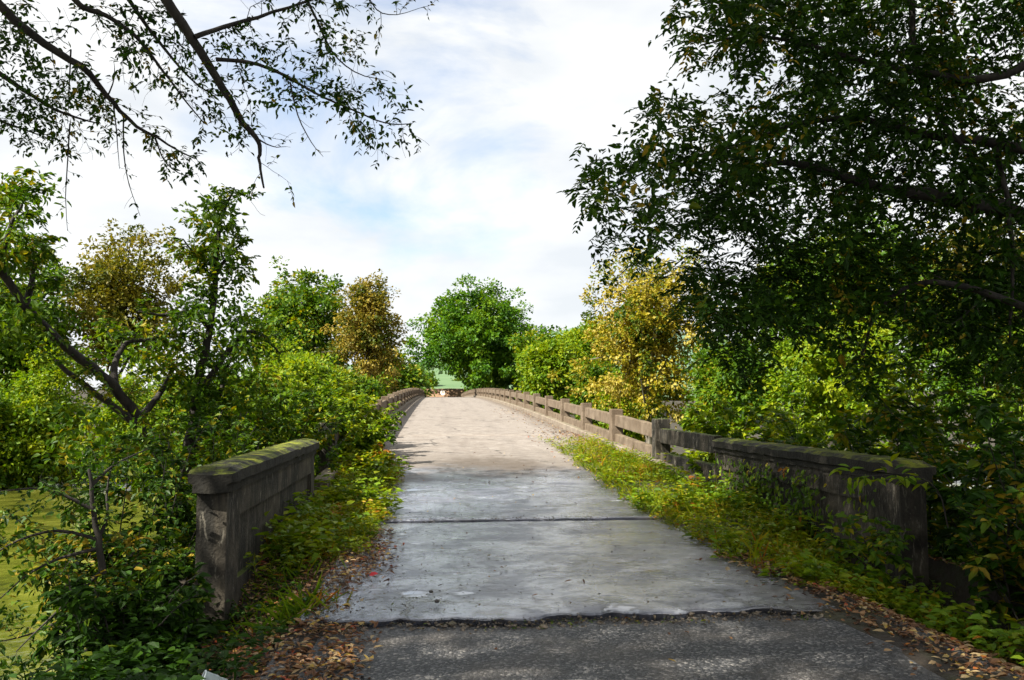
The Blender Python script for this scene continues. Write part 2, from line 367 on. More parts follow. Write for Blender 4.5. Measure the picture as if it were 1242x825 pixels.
    L(math_('MULTIPLY', math_('MULTIPLY', wet, math_('SUBTRACT', 1.0, math_('MULTIPLY', rgt, .75))), math_('MAXIMUM', film, pud)), pb.inputs["Coat Weight"])
    pb.inputs["Coat IOR"].default_value = 2.0
    L(rng(pud, 0, 1, .13, .04), pb.inputs["Coat Roughness"])
    h = math_('ADD', math_('MULTIPLY', med.outputs["Fac"], 1.0), math_('MULTIPLY', fine.outputs["Fac"], 0.30))
    h = math_('ADD', h, math_('MULTIPLY', flake, -0.35))
    h = math_('ADD', h, math_('MULTIPLY', speck, -0.3))
    h = math_('ADD', h, math_('MULTIPLY', glint_n.outputs['Fac'], 0.5))
    h = math_('ADD', h, math_('MULTIPLY', crack, -0.5))
    h = math_('MULTIPLY', h, rng(math_('MULTIPLY', pud, wet), 0, 1, 1, .05))
    bp = N(nt, "ShaderNodeBump"); bp.inputs["Strength"].default_value = 0.6; bp.inputs["Distance"].default_value = 0.02
    L(h, bp.inputs["Height"]); L(bp.outputs[0], pb.inputs["Normal"])
    bp2 = N(nt, "ShaderNodeBump"); bp2.inputs["Strength"].default_value = 0.5; bp2.inputs["Distance"].default_value = 0.012
    L(h, bp2.inputs["Height"]); L(bp2.outputs[0], pb.inputs["Coat Normal"])
    o = N(nt, "ShaderNodeOutputMaterial"); L(pb.outputs[0], o.inputs["Surface"])
    return m
M['deck'] = deck_mat()

def asphalt_mat():
    m, nt = new_mat("worn_asphalt"); L = nt.links.new
    geo = N(nt, "ShaderNodeNewGeometry")
    v = N(nt, "ShaderNodeTexVoronoi"); v.inputs["Scale"].default_value = 58; L(geo.outputs["Position"], v.inputs["Vector"])
    v2 = N(nt, "ShaderNodeTexVoronoi"); v2.inputs["Scale"].default_value = 140; L(geo.outputs["Position"], v2.inputs["Vector"])
    sep = N(nt, "ShaderNodeSeparateColor"); L(v.outputs["Color"], sep.inputs[0])
    r = ramp(nt, [(0.0, (0.008, 0.0085, 0.010)), (0.5, (0.030, 0.031, 0.034)), (0.80, (0.080, 0.080, 0.083)), (1.0, (0.22, 0.21, 0.195))]); L(sep.outputs[0], r.inputs[0])
    n = N(nt, "ShaderNodeTexNoise"); n.inputs["Scale"].default_value = 1.6; n.inputs["Detail"].default_value = 8; L(geo.outputs["Position"], n.inputs["Vector"])
    mr = ramp(nt, [(0.45, (0, 0, 0)), (0.68, (0.55, 0.55, 0.55))]); L(n.outputs["Fac"], mr.inputs[0])
    mx = N(nt, "ShaderNodeMix", data_type='RGBA'); L(mr.outputs[0], mx.inputs["Factor"]); L(r.outputs[0], mx.inputs["A"]); mx.inputs["B"].default_value = (0.085, 0.07, 0.055, 1)
    pb = N(nt, "ShaderNodeBsdfPrincipled"); L(mx.outputs["Result"], pb.inputs["Base Color"]); pb.inputs["Roughness"].default_value = 0.55
    ad = N(nt, "ShaderNodeMath", operation='MULTIPLY_ADD'); L(v.outputs["Distance"], ad.inputs[0]); ad.inputs[1].default_value = 1.5; L(v2.outputs["Distance"], ad.inputs[2])
    bp = N(nt, "ShaderNodeBump", invert=True); bp.inputs["Strength"].default_value = 1.0; bp.inputs["Distance"].default_value = 0.008
    L(ad.outputs[0], bp.inputs["Height"]); L(bp.outputs[0], pb.inputs["Normal"])
    o = N(nt, "ShaderNodeOutputMaterial"); L(pb.outputs[0], o.inputs["Surface"])
    return m
M['asphalt'] = asphalt_mat()

def ground_mat(name, stops, scale=1.2, bump=0.03, fine=18):
    m, nt = new_mat(name); L = nt.links.new
    geo = N(nt, "ShaderNodeNewGeometry")
    n = N(nt, "ShaderNodeTexNoise"); n.inputs["Scale"].default_value = scale; n.inputs["Detail"].default_value = 12; n.inputs["Roughness"].default_value = 0.7; L(geo.outputs["Position"], n.inputs["Vector"])
    r = ramp(nt, stops); L(n.outputs["Fac"], r.inputs[0])
    n2 = N(nt, "ShaderNodeTexNoise"); n2.inputs["Scale"].default_value = fine; n2.inputs["Detail"].default_value = 6; L(geo.outputs["Position"], n2.inputs["Vector"])
    pb = N(nt, "ShaderNodeBsdfPrincipled"); pb.inputs["Roughness"].default_value = 0.95; L(r.outputs[0], pb.inputs["Base Color"])
    bp = N(nt, "ShaderNodeBump"); bp.inputs["Strength"].default_value = 1.0; bp.inputs["Distance"].default_value = bump
    L(n2.outputs["Fac"], bp.inputs["Height"]); L(bp.outputs[0], pb.inputs["Normal"])
    o = N(nt, "ShaderNodeOutputMaterial"); L(pb.outputs[0], o.inputs["Surface"])
    return m
M['soil'] = ground_mat("leafy_soil", [(0.3, (0.010, 0.007, 0.004)), (0.5, (0.026, 0.018, 0.010)), (0.62, (0.028, 0.030, 0.008)), (0.75, (0.06, 0.042, 0.024))])
M['field'] = ground_mat("green_field", [(0.3, (0.055, 0.115, 0.04)), (0.55, (0.085, 0.145, 0.06)), (0.75, (0.13, 0.16, 0.075))], 0.08, 0.05, 2)
M['dirt'] = ground_mat("dry_dirt", [(0.3, (0.15, 0.085, 0.045)), (0.6, (0.23, 0.14, 0.08)), (0.8, (0.28, 0.20, 0.12))], 0.5, 0.05, 6)
M['hill'] = ground_mat("wooded_hill", [(0.3, (0.05, 0.11, 0.06)), (0.5, (0.09, 0.16, 0.10)), (0.7, (0.15, 0.22, 0.16))], 0.06, 2.5, 0.15)

def water_mat():
    m, nt = new_mat("pond_water"); L = nt.links.new
    geo = N(nt, "ShaderNodeNewGeometry")
    n = N(nt, "ShaderNodeTexNoise"); n.inputs["Scale"].default_value = 0.8; n.inputs["Detail"].default_value = 10; n.inputs["Roughness"].default_value = 0.7; L(geo.outputs["Position"], n.inputs["Vector"])
    r = ramp(nt, [(0.36, (0.030, 0.036, 0.007)), (0.5, (0.085, 0.095, 0.012)), (0.68, (0.165, 0.17, 0.028))]); L(n.outputs["Fac"], r.inputs[0])
    pb = N(nt, "ShaderNodeBsdfPrincipled"); pb.inputs["Roughness"].default_value = 0.06; L(r.outputs[0], pb.inputs["Base Color"])
    n2 = N(nt, "ShaderNodeTexNoise"); n2.inputs["Scale"].default_value = 2.6; n2.inputs["Detail"].default_value = 6; L(geo.outputs["Position"], n2.inputs["Vector"])
    bp = N(nt, "ShaderNodeBump"); bp.inputs["Strength"].default_value = 0.55; bp.inputs["Distance"].default_value = 0.05
    L(n2.outputs["Fac"], bp.inputs["Height"]); L(bp.outputs[0], pb.inputs["Normal"])
    o = N(nt, "ShaderNodeOutputMaterial"); L(pb.outputs[0], o.inputs["Surface"])
    return m
M['water'] = water_mat()
def plain(name, c, rough=0.6, **kw):
    m, nt = new_mat(name); pb = N(nt, "ShaderNodeBsdfPrincipled"); pb.inputs["Base Color"].default_value = (*c, 1); pb.inputs["Roughness"].default_value = rough
    for k, v in kw.items(): pb.inputs[k.replace("_", " ")].default_value = v
    geo = N(nt, "ShaderNodeNewGeometry"); n = N(nt, "ShaderNodeTexNoise"); n.inputs["Scale"].default_value = 25; nt.links.new(geo.outputs["Position"], n.inputs["Vector"])
    mr = N(nt, "ShaderNodeMix", data_type='RGBA'); mr.inputs["A"].default_value = (*[x * .75 for x in c], 1); mr.inputs["B"].default_value = (*[min(1, x * 1.2) for x in c], 1)
    nt.links.new(n.outputs["Fac"], mr.inputs["Factor"]); nt.links.new(mr.outputs["Result"], pb.inputs["Base Color"])
    o = N(nt, "ShaderNodeOutputMaterial"); nt.links.new(pb.outputs[0], o.inputs["Surface"]); return m
M['plastic'] = plain("clear_plastic", (0.62, 0.72, 0.72), 0.18, Transmission_Weight=0.55, IOR=1.3)
M['rim'] = plain("white_rim", (0.75, 0.82, 0.85), 0.3)
M['sign'] = plain("white_sign_paint", (0.80, 0.80, 0.76), 0.4)
M['signmark'] = plain("sign_mark_paint", (0.45, 0.36, 0.16), 0.5)
M['steel'] = plain("galvanised_steel", (0.25, 0.25, 0.25), 0.5, Metallic=0.6)
M['debris'] = plain("wet_debris", (0.035, 0.028, 0.022), 0.7)
M['redleaf'] = plain("red_leaf", (0.55, 0.03, 0.04), 0.45)

# ------------------------------------------------------------------ terrain and bridge profile
XL, XR = -1.95, 4.60            # inner faces of the railings
Z0, SL, HALF = 12.0, 0.0375, 106.0
def deck_z(Y):
    t = np.maximum(np.asarray(Y, float) - Z0, 0)
    z = SL * t - SL * t * t / (2 * HALF)
    return z
Y_END = 160.0
WATER_Z = -2.8

def terrain(X, Y):
    X = np.asarray(X, float); Y = np.asarray(Y, float)
    base = -3.9 * sst(0.5, 9.5, Y)
    base = base + 1.9 * sst(43, 52, Y + 4 * (fbm(X * 0.07, 3.3) - .5))
    base = base + 3.4 * sst(130, 166, Y)
    base = base + 4.0 * sst(185, 320, Y)
    d = np.maximum(np.maximum(-2.3 - X + .35 * sst(8.2, 6.8, Y), X - 5.15), 0)
    e = np.maximum(Y - 14.5, 0)
    m = 0.0 - 1.05 * np.maximum(d - 0.1, 0) - 0.9 * e
    e2 = np.maximum(158 - Y, 0); d2 = np.maximum(np.abs(X - 1.35) - 4.0, 0)
    m2 = deck_z(np.minimum(Y, 166)) - 0.12 - 0.6 * e2 - 0.5 * d2
    m2 = np.where(Y > 166, -9, m2)
    h = np.maximum(np.maximum(base, m), m2)
    h = h + 0.10 * (fbm(X * 0.9, Y * 0.9) - 0.5) * sst(0.0, 1.2, np.maximum(d, e))
    on = (X > -2.3) & (X < 5.1) & (Y < 14.5)
    verge = 0.05 * (fbm(X * 2, Y * 2) - 0.35)
    inroad = (X > -0.75) & (X < 2.95)
    h = np.where(on, np.where(inroad, -0.07, np.minimum(verge, 0.04)), h)
    h = h - np.where(on, .42 * sst(-0.85, -1.9, X) * sst(9.6, 7.2, Y), 0) - np.where(on, .50 * sst(3.3, 4.7, X) * sst(11.2, 7.8, Y), 0)
    return h

def axis(parts):
    return np.unique(np.concatenate([np.arange(a, b, s) for a, b, s in parts]))
xs = axis([(-420, -60, 20), (-60, -16, 2), (-16, 16, 0.28), (16, 60, 2), (60, 421, 20)])
ys = axis([(-40, 0, 2), (0, 26, 0.28), (26, 60, 1), (60, 200, 4), (200, 901, 20)])
def grid_obj(name, xs, ys, zf, mat, **kw):
    X, Y = np.meshgrid(xs, ys); Z = zf(X, Y)
    V = np.stack([X, Y, Z], -1).reshape(-1, 3); nx, ny = len(xs), len(ys)
    i = np.arange(ny - 1)[:, None] * nx + np.arange(nx - 1)[None, :]
    Fq = np.stack([i, i + 1, i + nx + 1, i + nx], -1).reshape(-1, 4)
    return mesh_np(name, V, [Fq], mat, smooth=True, **kw)
g = grid_obj("ground", xs, ys, terrain, M['soil']); tag(g, "dark soil of the river banks under leaves and weeds", "ground", kind="structure")
wtr = grid_obj("water", np.array([-300, -60, -20, 0, 20, 60, 300.]), np.array([3., 12, 30, 60]), lambda X, Y: np.full_like(X, WATER_Z), M['water'])
tag(wtr, "yellow-green still water of the river below the bridge", "water", kind="structure")

# far field, dirt bank and hill beyond the bridge
fo = grid_obj("field", np.linspace(-60, 90, 40), np.linspace(186, 520, 40), lambda X, Y: terrain(X, Y) + 0.4 + 0.5 * fbm(X * .05, Y * .05) + 9.0 * sst(190, 330, Y), M['field'])
tag(fo, "green meadow beyond the far end of the bridge", "field", kind="structure")
def bank_z(X, Y):
    p = sst(170, 176, Y) * (1 - sst(180, 188, Y))
    return terrain(X, Y) - 0.3 + p * (2.8 + 0.2 * fbm(X * .3, Y * .3))
bo = grid_obj("dirt_bank", np.linspace(-14, 22, 60), np.linspace(168, 190, 30), bank_z, M['dirt'])
tag(bo, "low reddish-brown dirt bank across the far road end", "bank", kind="structure")
def hill_z(X, Y):
    r = np.exp(-((X - 150) / 190) ** 2) * np.exp(-((Y - 700) / 130) ** 2)
    return 4 + 58 * r + 5 * r * fbm(X * .06, Y * .06)
ho = grid_obj("hills", np.linspace(-250, 520, 110), np.linspace(520, 950, 60), hill_z, M['hill'])
tag(ho, "low wooded hill on the skyline past the bridge", "hill", kind="structure")

# asphalt approach
def asphalt_z(X, Y):
    return 0.004 - 0.03 * sst(2.9, 3.5, X) - 0.02 * sst(-0.4, -1.0, X) + 0.006 * (fbm(X * 3, Y * 3) - .5) - .05 * sst(.40, .62, fbm(X * .9, 9.1)) * sst(5.98, 6.32, Y + .25 * (fbm(X * 2.5, 7.7) - .5))
ao = grid_obj("asphalt_road", np.linspace(-1.05, 3.55, 60), np.linspace(-12, 6.6, 120), asphalt_z, M['asphalt'])
tag(ao, "dark coarse asphalt lane leading onto the bridge", "road", kind="structure")

# concrete deck: slabs with a ragged near end, parted by open joints
def slab(name, y0, y1, ny, label, ragged=False, zoff=0.0, x0=XL, x1=XR + 0.0, nx=70, drop=0.22):
    xs = np.linspace(x0, x1, nx); t = np.linspace(0, 1, ny)
    X, T = np.meshgrid(xs, t)
    ylo = np.full(nx, y0)
    if ragged:
        ylo = y0 + 0.34 * (fbm(xs * 0.8, 5.5) - .5) + 0.26 * (fbm(xs * 4, 2.5) - .5) + .07 * (fbm(xs * 13, 4.4) - .5)
    yhi = y1 + (.07 * (fbm(xs * 2.3, 4.1) - .5) + .05 * (fbm(xs * 9, 1.7) - .5) if y1 < 12 else 0)
    Y = ylo[None, :] * (1 - T) + (yhi + 0 * xs)[None, :] * T
    Z = deck_z(Y) + 0.048 + zoff - 0.012 * ((X - 1.35) / 3.2) ** 2
    edge = np.minimum(T * (y1 - y0), (1 - T) * (y1 - y0) + (0 if ny > 150 else 0))
    Z = Z - 0.018 * np.exp(-edge / 0.05) * (0.4 + fbm(X * 5, Y * 5))
    top = np.stack([X, Y, Z], -1)
    V = top.reshape(-1, 3); i = np.arange(ny - 1)[:, None] * nx + np.arange(nx - 1)[None, :]
    Fq = np.stack([i, i + 1, i + nx + 1, i + nx], -1).reshape(-1, 4)
    per = list(range(nx)) + [r * nx + nx - 1 for r in range(1, ny)] + [(ny - 1) * nx + c for c in range(nx - 2, -1, -1)] + [r * nx for r in range(ny - 2, 0, -1)]
    per = np.array(per); low = V[per].copy(); low[:, 2] -= drop; low[:, 1] += np.where(low[:, 1] < y0 + .6, .16, 0) * ragged
    b = len(V) + np.arange(len(per)); pn = np.roll(per, -1); bn = np.roll(b, -1)
    side = np.stack([per, b, bn, pn], -1)
    o = mesh_np(name, np.concatenate([V, low]), [Fq, side], M['deck'])
    o.data.polygons.foreach_set("use_smooth", np.concatenate([np.ones(len(Fq), bool), np.zeros(len(side), bool)]))
    return tag(o, label, "road slab", kind="structure")
slab("road_slab", 6.32, 11.22, 130, "wet grey concrete slab with a broken edge meeting the asphalt", True, x0=-1.02, x1=3.15, nx=220, zoff=-.022)
slab("road_slab", 11.34, 26.0, 200, "second wet concrete slab between the two mossy walls", zoff=-0.012)
slab("bridge_deck", 26.02, Y_END, 160, "pale worn concrete deck rising over the humped bridge", zoff=-0.012, drop=0.7)
def far_road(X, Y): return np.minimum(deck_z(np.minimum(Y, 164)) + 0.03, 9) + 0 * X
tag(grid_obj("far_road", np.linspace(-1.7, 4.4, 6), np.linspace(160.02, 171, 12), far_road, M['dirt']), "dirt road end past the bridge crest", "road", kind="structure")
for xx, lab in ((XL - 0.16, "narrow concrete kerb under the ivy-grown shaded railing"), (XR - 0.12, "narrow concrete kerb under the sunlit railing")):
    ysn = np.linspace(14.2, Y_END, 90); prof = np.array([(0, -.3), (0, .16), (.03, .185), (.25, .185), (.28, .16), (.28, -.3)])
    V = np.stack([np.stack([np.full(90, xx + p[0]), ysn, deck_z(ysn) + 0.03 + p[1]], -1) for p in prof], 1).reshape(-1, 3)
    k = len(prof); i = np.arange(89)[:, None] * k + np.arange(k - 1)[None, :]
    caps = np.array([list(range(k)), [89 * k + j for j in range(k)][::-1]])
    tag(mesh_np("kerb", V, [np.stack([i, i + 1, i + k + 1, i + k], -1).reshape(-1, 4), caps], M['curb']), lab, "kerb", kind="structure")

# ------------------------------------------------------------------ parapet end walls
def roughen(bm, amp, sc=3.0):
    for v in bm.verts:
        c = v.co
        n = Vector((fbm(c.y * sc, c.z * sc, c.x * sc) - .5, fbm(c.x * sc + 9, c.z * sc, c.y) - .5, fbm(c.x * sc, c.y * sc + 5, c.z) - .5))
        v.co += n * amp
def bm_box(x0, x1, y0, y1, z0, z1, cuts=0, bevel=0.0):
    bm = bmesh.new(); bmesh.ops.create_cube(bm, size=1)
    for v in bm.verts:
        v.co = Vector((x0 + (v.co.x + .5) * (x1 - x0), y0 + (v.co.y + .5) * (y1 - y0), z0 + (v.co.z + .5) * (z1 - z0)))
    if bevel: bmesh.ops.bevel(bm, geom=bm.edges[:], offset=bevel, segments=2, profile=.6, affect='EDGES')
    return bm
def subdiv_long(bm, maxlen):
    for _ in range(7):
        es = [e for e in bm.edges if e.calc_length() > maxlen]
        if not es: break
        bmesh.ops.subdivide_edges(bm, edges=es, cuts=1, use_grid_fill=True)
    bmesh.ops.triangulate(bm, faces=[f for f in bm.faces if len(f.verts) > 4])

def end_wall(inner, sgn, y0, y1, ztop, label, th=.26, turn=0.0):
    """inner: x of the road face; sgn: -1 when the wall extends to smaller x. A recessed panel on the road face, two-step coping."""
    root = empty("parapet_wall", (inner + sgn * th / 2, (y0 + y1) / 2, 0), label, "wall", "parapet end walls of the bridge")
    root.rotation_euler[2] = turn
    ox, oy = root.location.x, root.location.y
    xa, xb = sorted((inner, inner + sgn * th))
    bm = bm_box(xa - ox, xb - ox, y0 - oy, y1 - oy, -1.2, ztop - 0.235)
    # recessed panel on both long faces
    for f in [f for f in bm.faces if abs(f.normal.x) > .9]:
        r = bmesh.ops.inset_individual(bm, faces=[f], thickness=0.0, depth=0.0)
        for v in f.verts:
            v.co.y = (y0 - oy + 0.46) if v.co.y < 0 else (y1 - oy - 0.30)
            v.co.z = -0.02 if v.co.z < 0 else ztop - 0.50
        n = f.normal.copy(); ex = bmesh.ops.inset_individual(bm, faces=[f], thickness=0.012, depth=-0.05)
    subdiv_long(bm, 0.16); roughen(bm, 0.018, 4)
    obj_bm("wall_body", bm, M['wall'], root)
    # coping: lower moulding, upper slab with a sloped top
    ov = 0.05
    prof = [(-th / 2 - .035, ztop - .235), (-th / 2 - .035, ztop - .165), (-th / 2 - ov - .03, ztop - .150), (-th / 2 - ov - .03, ztop - .055), (-th / 2 - .005, ztop - .018), (0, ztop)]
    full = prof + [(-x, z) for x, z in prof[-2::-1]]
    bm = bmesh.new(); rings = []
    ysn = np.linspace(y0 - ov - .04, y1 + ov, 40)
    for j, yy in enumerate(ysn):
        end = min(yy - ysn[0], ysn[-1] - yy)
        lowr = 0.075 * max(0, 1 - end / 0.16)
        rings.append([bm.verts.new((x * (1 - 0.10 * max(0, 1 - end / .08)), yy - oy, min(z, ztop - lowr) if z > ztop - .06 else z)) for x, z in full])
    for a, b in zip(rings, rings[1:]):
        for q in range(len(full) - 1): bm.faces.new((a[q], a[q + 1], b[q + 1], b[q]))
        bm.faces.new((a[-1], a[0], b[0], b[-1]))
    bm.faces.new(rings[0][::-1]); bm.faces.new(rings[-1])
    bmesh.ops.recalc_face_normals(bm, faces=bm.faces[:])
    subdiv_long(bm, 0.13)
    roughen(bm, 0.03, 5)
    obj_bm("coping", bm, M['coping'], root)
    return root
end_wall(-1.85, -1, 7.6, 12.85, 1.07, "dark mossy concrete parapet wall with sunlit moss on its coping")
end_wall(4.70, 1, 8.25, 13.45, 1.03, "stained grey parapet wall half hidden by bank weeds and vines", th=.29, turn=R(2.0))

# ------------------------------------------------------------------ railings
def build_railing(x, sgn, ys_posts, y_wall, label):
    root = empty("bridge_railing", (x, ys_posts[0], float(deck_z(ys_posts[0]))), label, "railing", "concrete railings of the bridge")
    ox, oy, oz = root.location
    bm = bm_box(-.16, .16, -.17, .17, -.4, 1.06, bevel=0.025); subdiv_long(bm, .2); roughen(bm, 0.02, 5)
    bm0 = bm.copy(); first = bpy.data.meshes.new("post"); bm0.to_mesh(first); bm0.free(); first.materials.append(M['wall'])  # first post takes the dark wall material, its shade painted in
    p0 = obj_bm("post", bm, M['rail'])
    def rail_mesh(z0, z1, ln):
        bm = bm_box(-.075, .075, -ln / 2, ln / 2, z0, z1, bevel=0.02); subdiv_long(bm, .35); roughen(bm, 0.022, 3)
        me = bpy.data.meshes.new("rail"); bm.to_mesh(me); bm.free(); me.materials.append(M['rail']); return me
    step = ys_posts[1] - ys_posts[0]
    mu, ml = rail_mesh(.62, .92, step - .30), rail_mesh(.13, .42, step - .30)
    for k, yy in enumerate(ys_posts):
        if k == 0: p = bpy.data.objects.new("post", first); p["label"] = "end post coloured dark for the shade it stands in"; COL.objects.link(p)
        elif k == 1: p = p0
        else: p = p0.copy(); COL.objects.link(p)
        p.parent = root
        p.location = (0, yy - oy, float(deck_z(yy)) - oz); p.rotation_euler = (0, 0, math.pi if k % 2 else 0)
    spans = [(a, b) for a, b in zip(ys_posts, ys_posts[1:])]
    for a, b in spans:
        s = float(deck_z(b) - deck_z(a)) / (b - a)
        for me in (mu, ml):
            r = bpy.data.objects.new("rail", me); COL.objects.link(r); r.parent = root
            r.location = (0, (a + b) / 2 - oy, float(deck_z(a) + deck_z(b)) / 2 - oz)
            r.rotation_euler = (math.atan(s), 0, random.choice((0, 0, math.pi)) * 0)
    if y_wall is not None:
        a, b = y_wall, ys_posts[0]; ln = b - a - .22
        for z0, z1 in ((.62, .92), (.13, .42)):
            me = rail_mesh(z0, z1, ln); me.materials[0] = M['wall']; r = bpy.data.objects.new("rail", me); COL.objects.link(r); r.parent = root  # dark wall material paints the shade on the rails up to the wall
            r.location = (0, (a + b) / 2 - oy - .06, float(deck_z(a) + deck_z(b)) / 2 - oz)
    return root
STEP = 4.4
posts = [17.25 + STEP * k for k in range(0, 33)]
build_railing(XR + .14, 1, posts, 13.6, "sunlit tan concrete post-and-rail railing beside the golden tree")
build_railing(XL - .14, -1, [p - 1.0 for p in posts], None, "shaded concrete post-and-rail railing half buried in bushes")

# ------------------------------------------------------------------ wood and leaves
class Wood:
    def __init__(self): self.V, self.Q, self.T, self.n, self.rings = [], [], [], 0, []
    def tube(self, pts, rad, k=6, parent=None):
        P = np.asarray(pts, float); r = np.asarray(rad, float)
        if len(P) < 2: return None
        T = np.gradient(P, axis=0); T = unit(T)
        ref = np.array([0.31, 0.87, 0.12]) if abs(T[0] @ np.array([0.31, 0.87, 0.12])) < .8 else np.array([1., 0, 0])
        A = unit(np.cross(T, ref)); B = np.cross(T, A)
        a = np.arange(k) * 2 * math.pi / k
        ring = P[:, None, :] + r[:, None, None] * (np.cos(a)[None, :, None] * A[:, None, :] + np.sin(a)[None, :, None] * B[:, None, :])
        m = len(P); base = self.n
        V = np.concatenate([ring.reshape(-1, 3), P[-1:] + T[-1:] * r[-1]])
        i = base + np.arange(m - 1)[:, None] * k + np.arange(k)[None, :]
        j = base + np.arange(m - 1)[:, None] * k + (np.arange(k)[None, :] + 1) % k
        self.Q.append(np.stack([i, j, j + k, i + k], -1).reshape(-1, 4))
        e = base + (m - 1) * k + np.arange(k); e2 = base + (m - 1) * k + (np.arange(k) + 1) % k
        self.T.append(np.stack([e, e2, np.full(k, base + m * k)], -1))
        if self.rings:            # grow it out of the nearest older limb
            c = np.array(self.allc()); d = np.linalg.norm(c - P[0], axis=1)
            q = int(self.allv()[int(d.argmin())]); self.T.append(np.array([[base, base + 1, q]]))
        self.V.append(V); self.n += len(V)
        self.rings.append((P, base + np.arange(m) * k)); self._c = None
        return self.rings[-1]
    def allc(self):
        if self._c is None:
            self._c = np.concatenate([x[0] for x in self.rings]); self._v = np.concatenate([x[1] for x in self.rings])
        return self._c
    def allv(self): return self._v
    _c = None
    def build(self, name, mat, parent):
        return mesh_np(name, np.concatenate(self.V), [np.concatenate(self.Q), np.concatenate(self.T)], mat, parent, smooth=True)

class Leaves:
    def __init__(self): self.b = []
    def add(self, P, D, Nn, Ln, Wd, rnd=None):
        n = len(P)
        if n == 0: return
        Ln = np.broadcast_to(np.asarray(Ln, float), (n,)); Wd = np.broadcast_to(np.asarray(Wd, float), (n,))
        if rnd is None: rnd = RNG.random(n)
        self.b.append((np.asarray(P, float), unit(np.asarray(D, float)), np.asarray(Nn, float), Ln, Wd, np.asarray(rnd, float)))
    def count(self): return sum(len(x[0]) for x in self.b)
    def arrays(self, detail):
        P, D, Nn, Ln, Wd, rnd = [np.concatenate([x[i] for x in self.b]) for i in range(6)]
        Sd = unit(np.cross(D, Nn)); Nn = unit(np.cross(Sd, D))
        l = Ln[:, None]; w = Wd[:, None]; n = len(P)
        if detail >= 2:
            fold = 0.16 * w; droop = (0.05 + 0.18 * RNG.random((n, 1))) * l
            V = np.stack([P,
                          P + D * l * .30 + Sd * w * .48 + Nn * fold, P + D * l * .66 + Sd * w * .36 + Nn * (fold - droop * .4), P + D * l - Nn * droop,
                          P + D * l * .66 - Sd * w * .36 + Nn * (fold - droop * .4), P + D * l * .30 - Sd * w * .48 + Nn * fold], 1)
            b = np.arange(n)[:, None] * 6
            Fq = np.concatenate([b + np.array([[0, 1, 2, 3]]), b + np.array([[0, 3, 4, 5]])])
            return V.reshape(-1, 3), Fq, np.repeat(rnd, 6)
        V = np.stack([P, P + D * l * .45 + Sd * w * .5, P + D * l - Nn * l * .12, P + D * l * .45 - Sd * w * .5 + Nn * w * .08], 1)
        b = np.arange(n)[:, None] * 4
        return V.reshape(-1, 3), b + np.array([[0, 1, 2, 3]]), np.repeat(rnd, 4)
    def build(self, name, mat, parent=None, detail=2):
        V, Fq, r = self.arrays(detail)
        return mesh_np(name, V, [Fq], mat, parent, rnd=r)

def rv(n): return unit(RNG.normal(size=(n, 3)))

def clump_leaves(lv, C, rad, per, ln, asp=0.6, flat=0.75, up=0.5, center=None, tint=None):
    """leaves in small tufts round the points C"""
    n = len(C); rad = np.broadcast_to(np.asarray(rad, float), (n,))
    idx = np.repeat(np.arange(n), per); m = len(idx)
    q = rv(m) * (RNG.random(m) ** 0.45)[:, None] * np.array([1, 1, flat])
    P = C[idx] + q * rad[idx][:, None]
    outw = unit(q + 1e-6)
    if center is not None:
        outw = unit(outw + 0.7 * unit(C[idx] - center))
    D = unit(outw * .9 + rv(m) * .7 + np.array([0, 0, -.25]))
    Nn = unit(outw * .7 + np.array([0, 0, up]) + rv(m) * .65)
    L_ = ln * (0.65 + .7 * RNG.random(m))
    t = RNG.random(m) * .7 + .3 * RNG.random(n)[idx]
    if tint is not None: t = np.clip(t + tint[idx], 0, 1)
    lv.add(P, D, Nn, L_, L_ * asp * (0.8 + .4 * RNG.random(m)), t)

def lobed_points(center, radii, n, lobes=9, seed=0, inner=0.35, bias=0.5, zmin=None, amp=0.45):
    """points through an uneven crown: an ellipsoid swollen by random lobes, denser to the outside"""
    r = np.random.default_rng(seed)
    ld = unit(r.normal(size=(lobes, 3))); la = r.random(lobes)
    d = unit(r.normal(size=(n, 3)))
    k = np.max(np.clip((d @ ld.T - 0.62) / 0.38, 0, 1) * la[None, :], axis=1)
    ext = (1 - amp * .6) + amp * k + 0.12 * r.normal(size=n)
    rad = inner + (1 - inner) * r.random(n) ** bias
    P = np.array(center) + d * (ext * rad)[:, None] * np.array(radii)
    if zmin is not None: P = P[P[:, 2] > zmin]
    return P

def fronds(lv, C, per, length, ln, asp=.42, npair=5):
    """drooping compound leaves: a thin stalk with paired leaflets"""
    S_ = np.repeat(C, per, 0) + RNG.normal(size=(len(C) * per, 3)) * .10; m = len(S_)
    a = RNG.random(m) * 2 * math.pi
    D0 = unit(np.stack([np.cos(a), np.sin(a), -.15 + .5 * RNG.normal(size=m)], -1)); Ls = length * (.6 + .7 * RNG.random(m)); t0 = RNG.random(m)
    Up = np.array([0, 0, 1.]); side = unit(np.cross(D0, Up) + 1e-6); nn = unit(np.cross(side, D0))
    lv.add(S_, D0 - Up * .12, nn, Ls, .008, np.zeros(m) + .1)
    for k in range(npair):
        t = (k + 1) / npair
        P = S_ + D0 * (Ls * t)[:, None] - Up * (.30 * Ls * t * t)[:, None]
        T = unit(D0 - Up * (.6 * t))
        for s in (-1, 1):
            D = unit(T * .65 + side * s * .8 + .25 * rv(m)); q = ln * (.75 + .5 * RNG.random(m)) * (1 - .25 * abs(t - .55))
            lv.add(P, D, unit(nn + .35 * rv(m)), q, q * asp, np.clip(t0 * .7 + .3 * RNG.random(m), 0, 1))
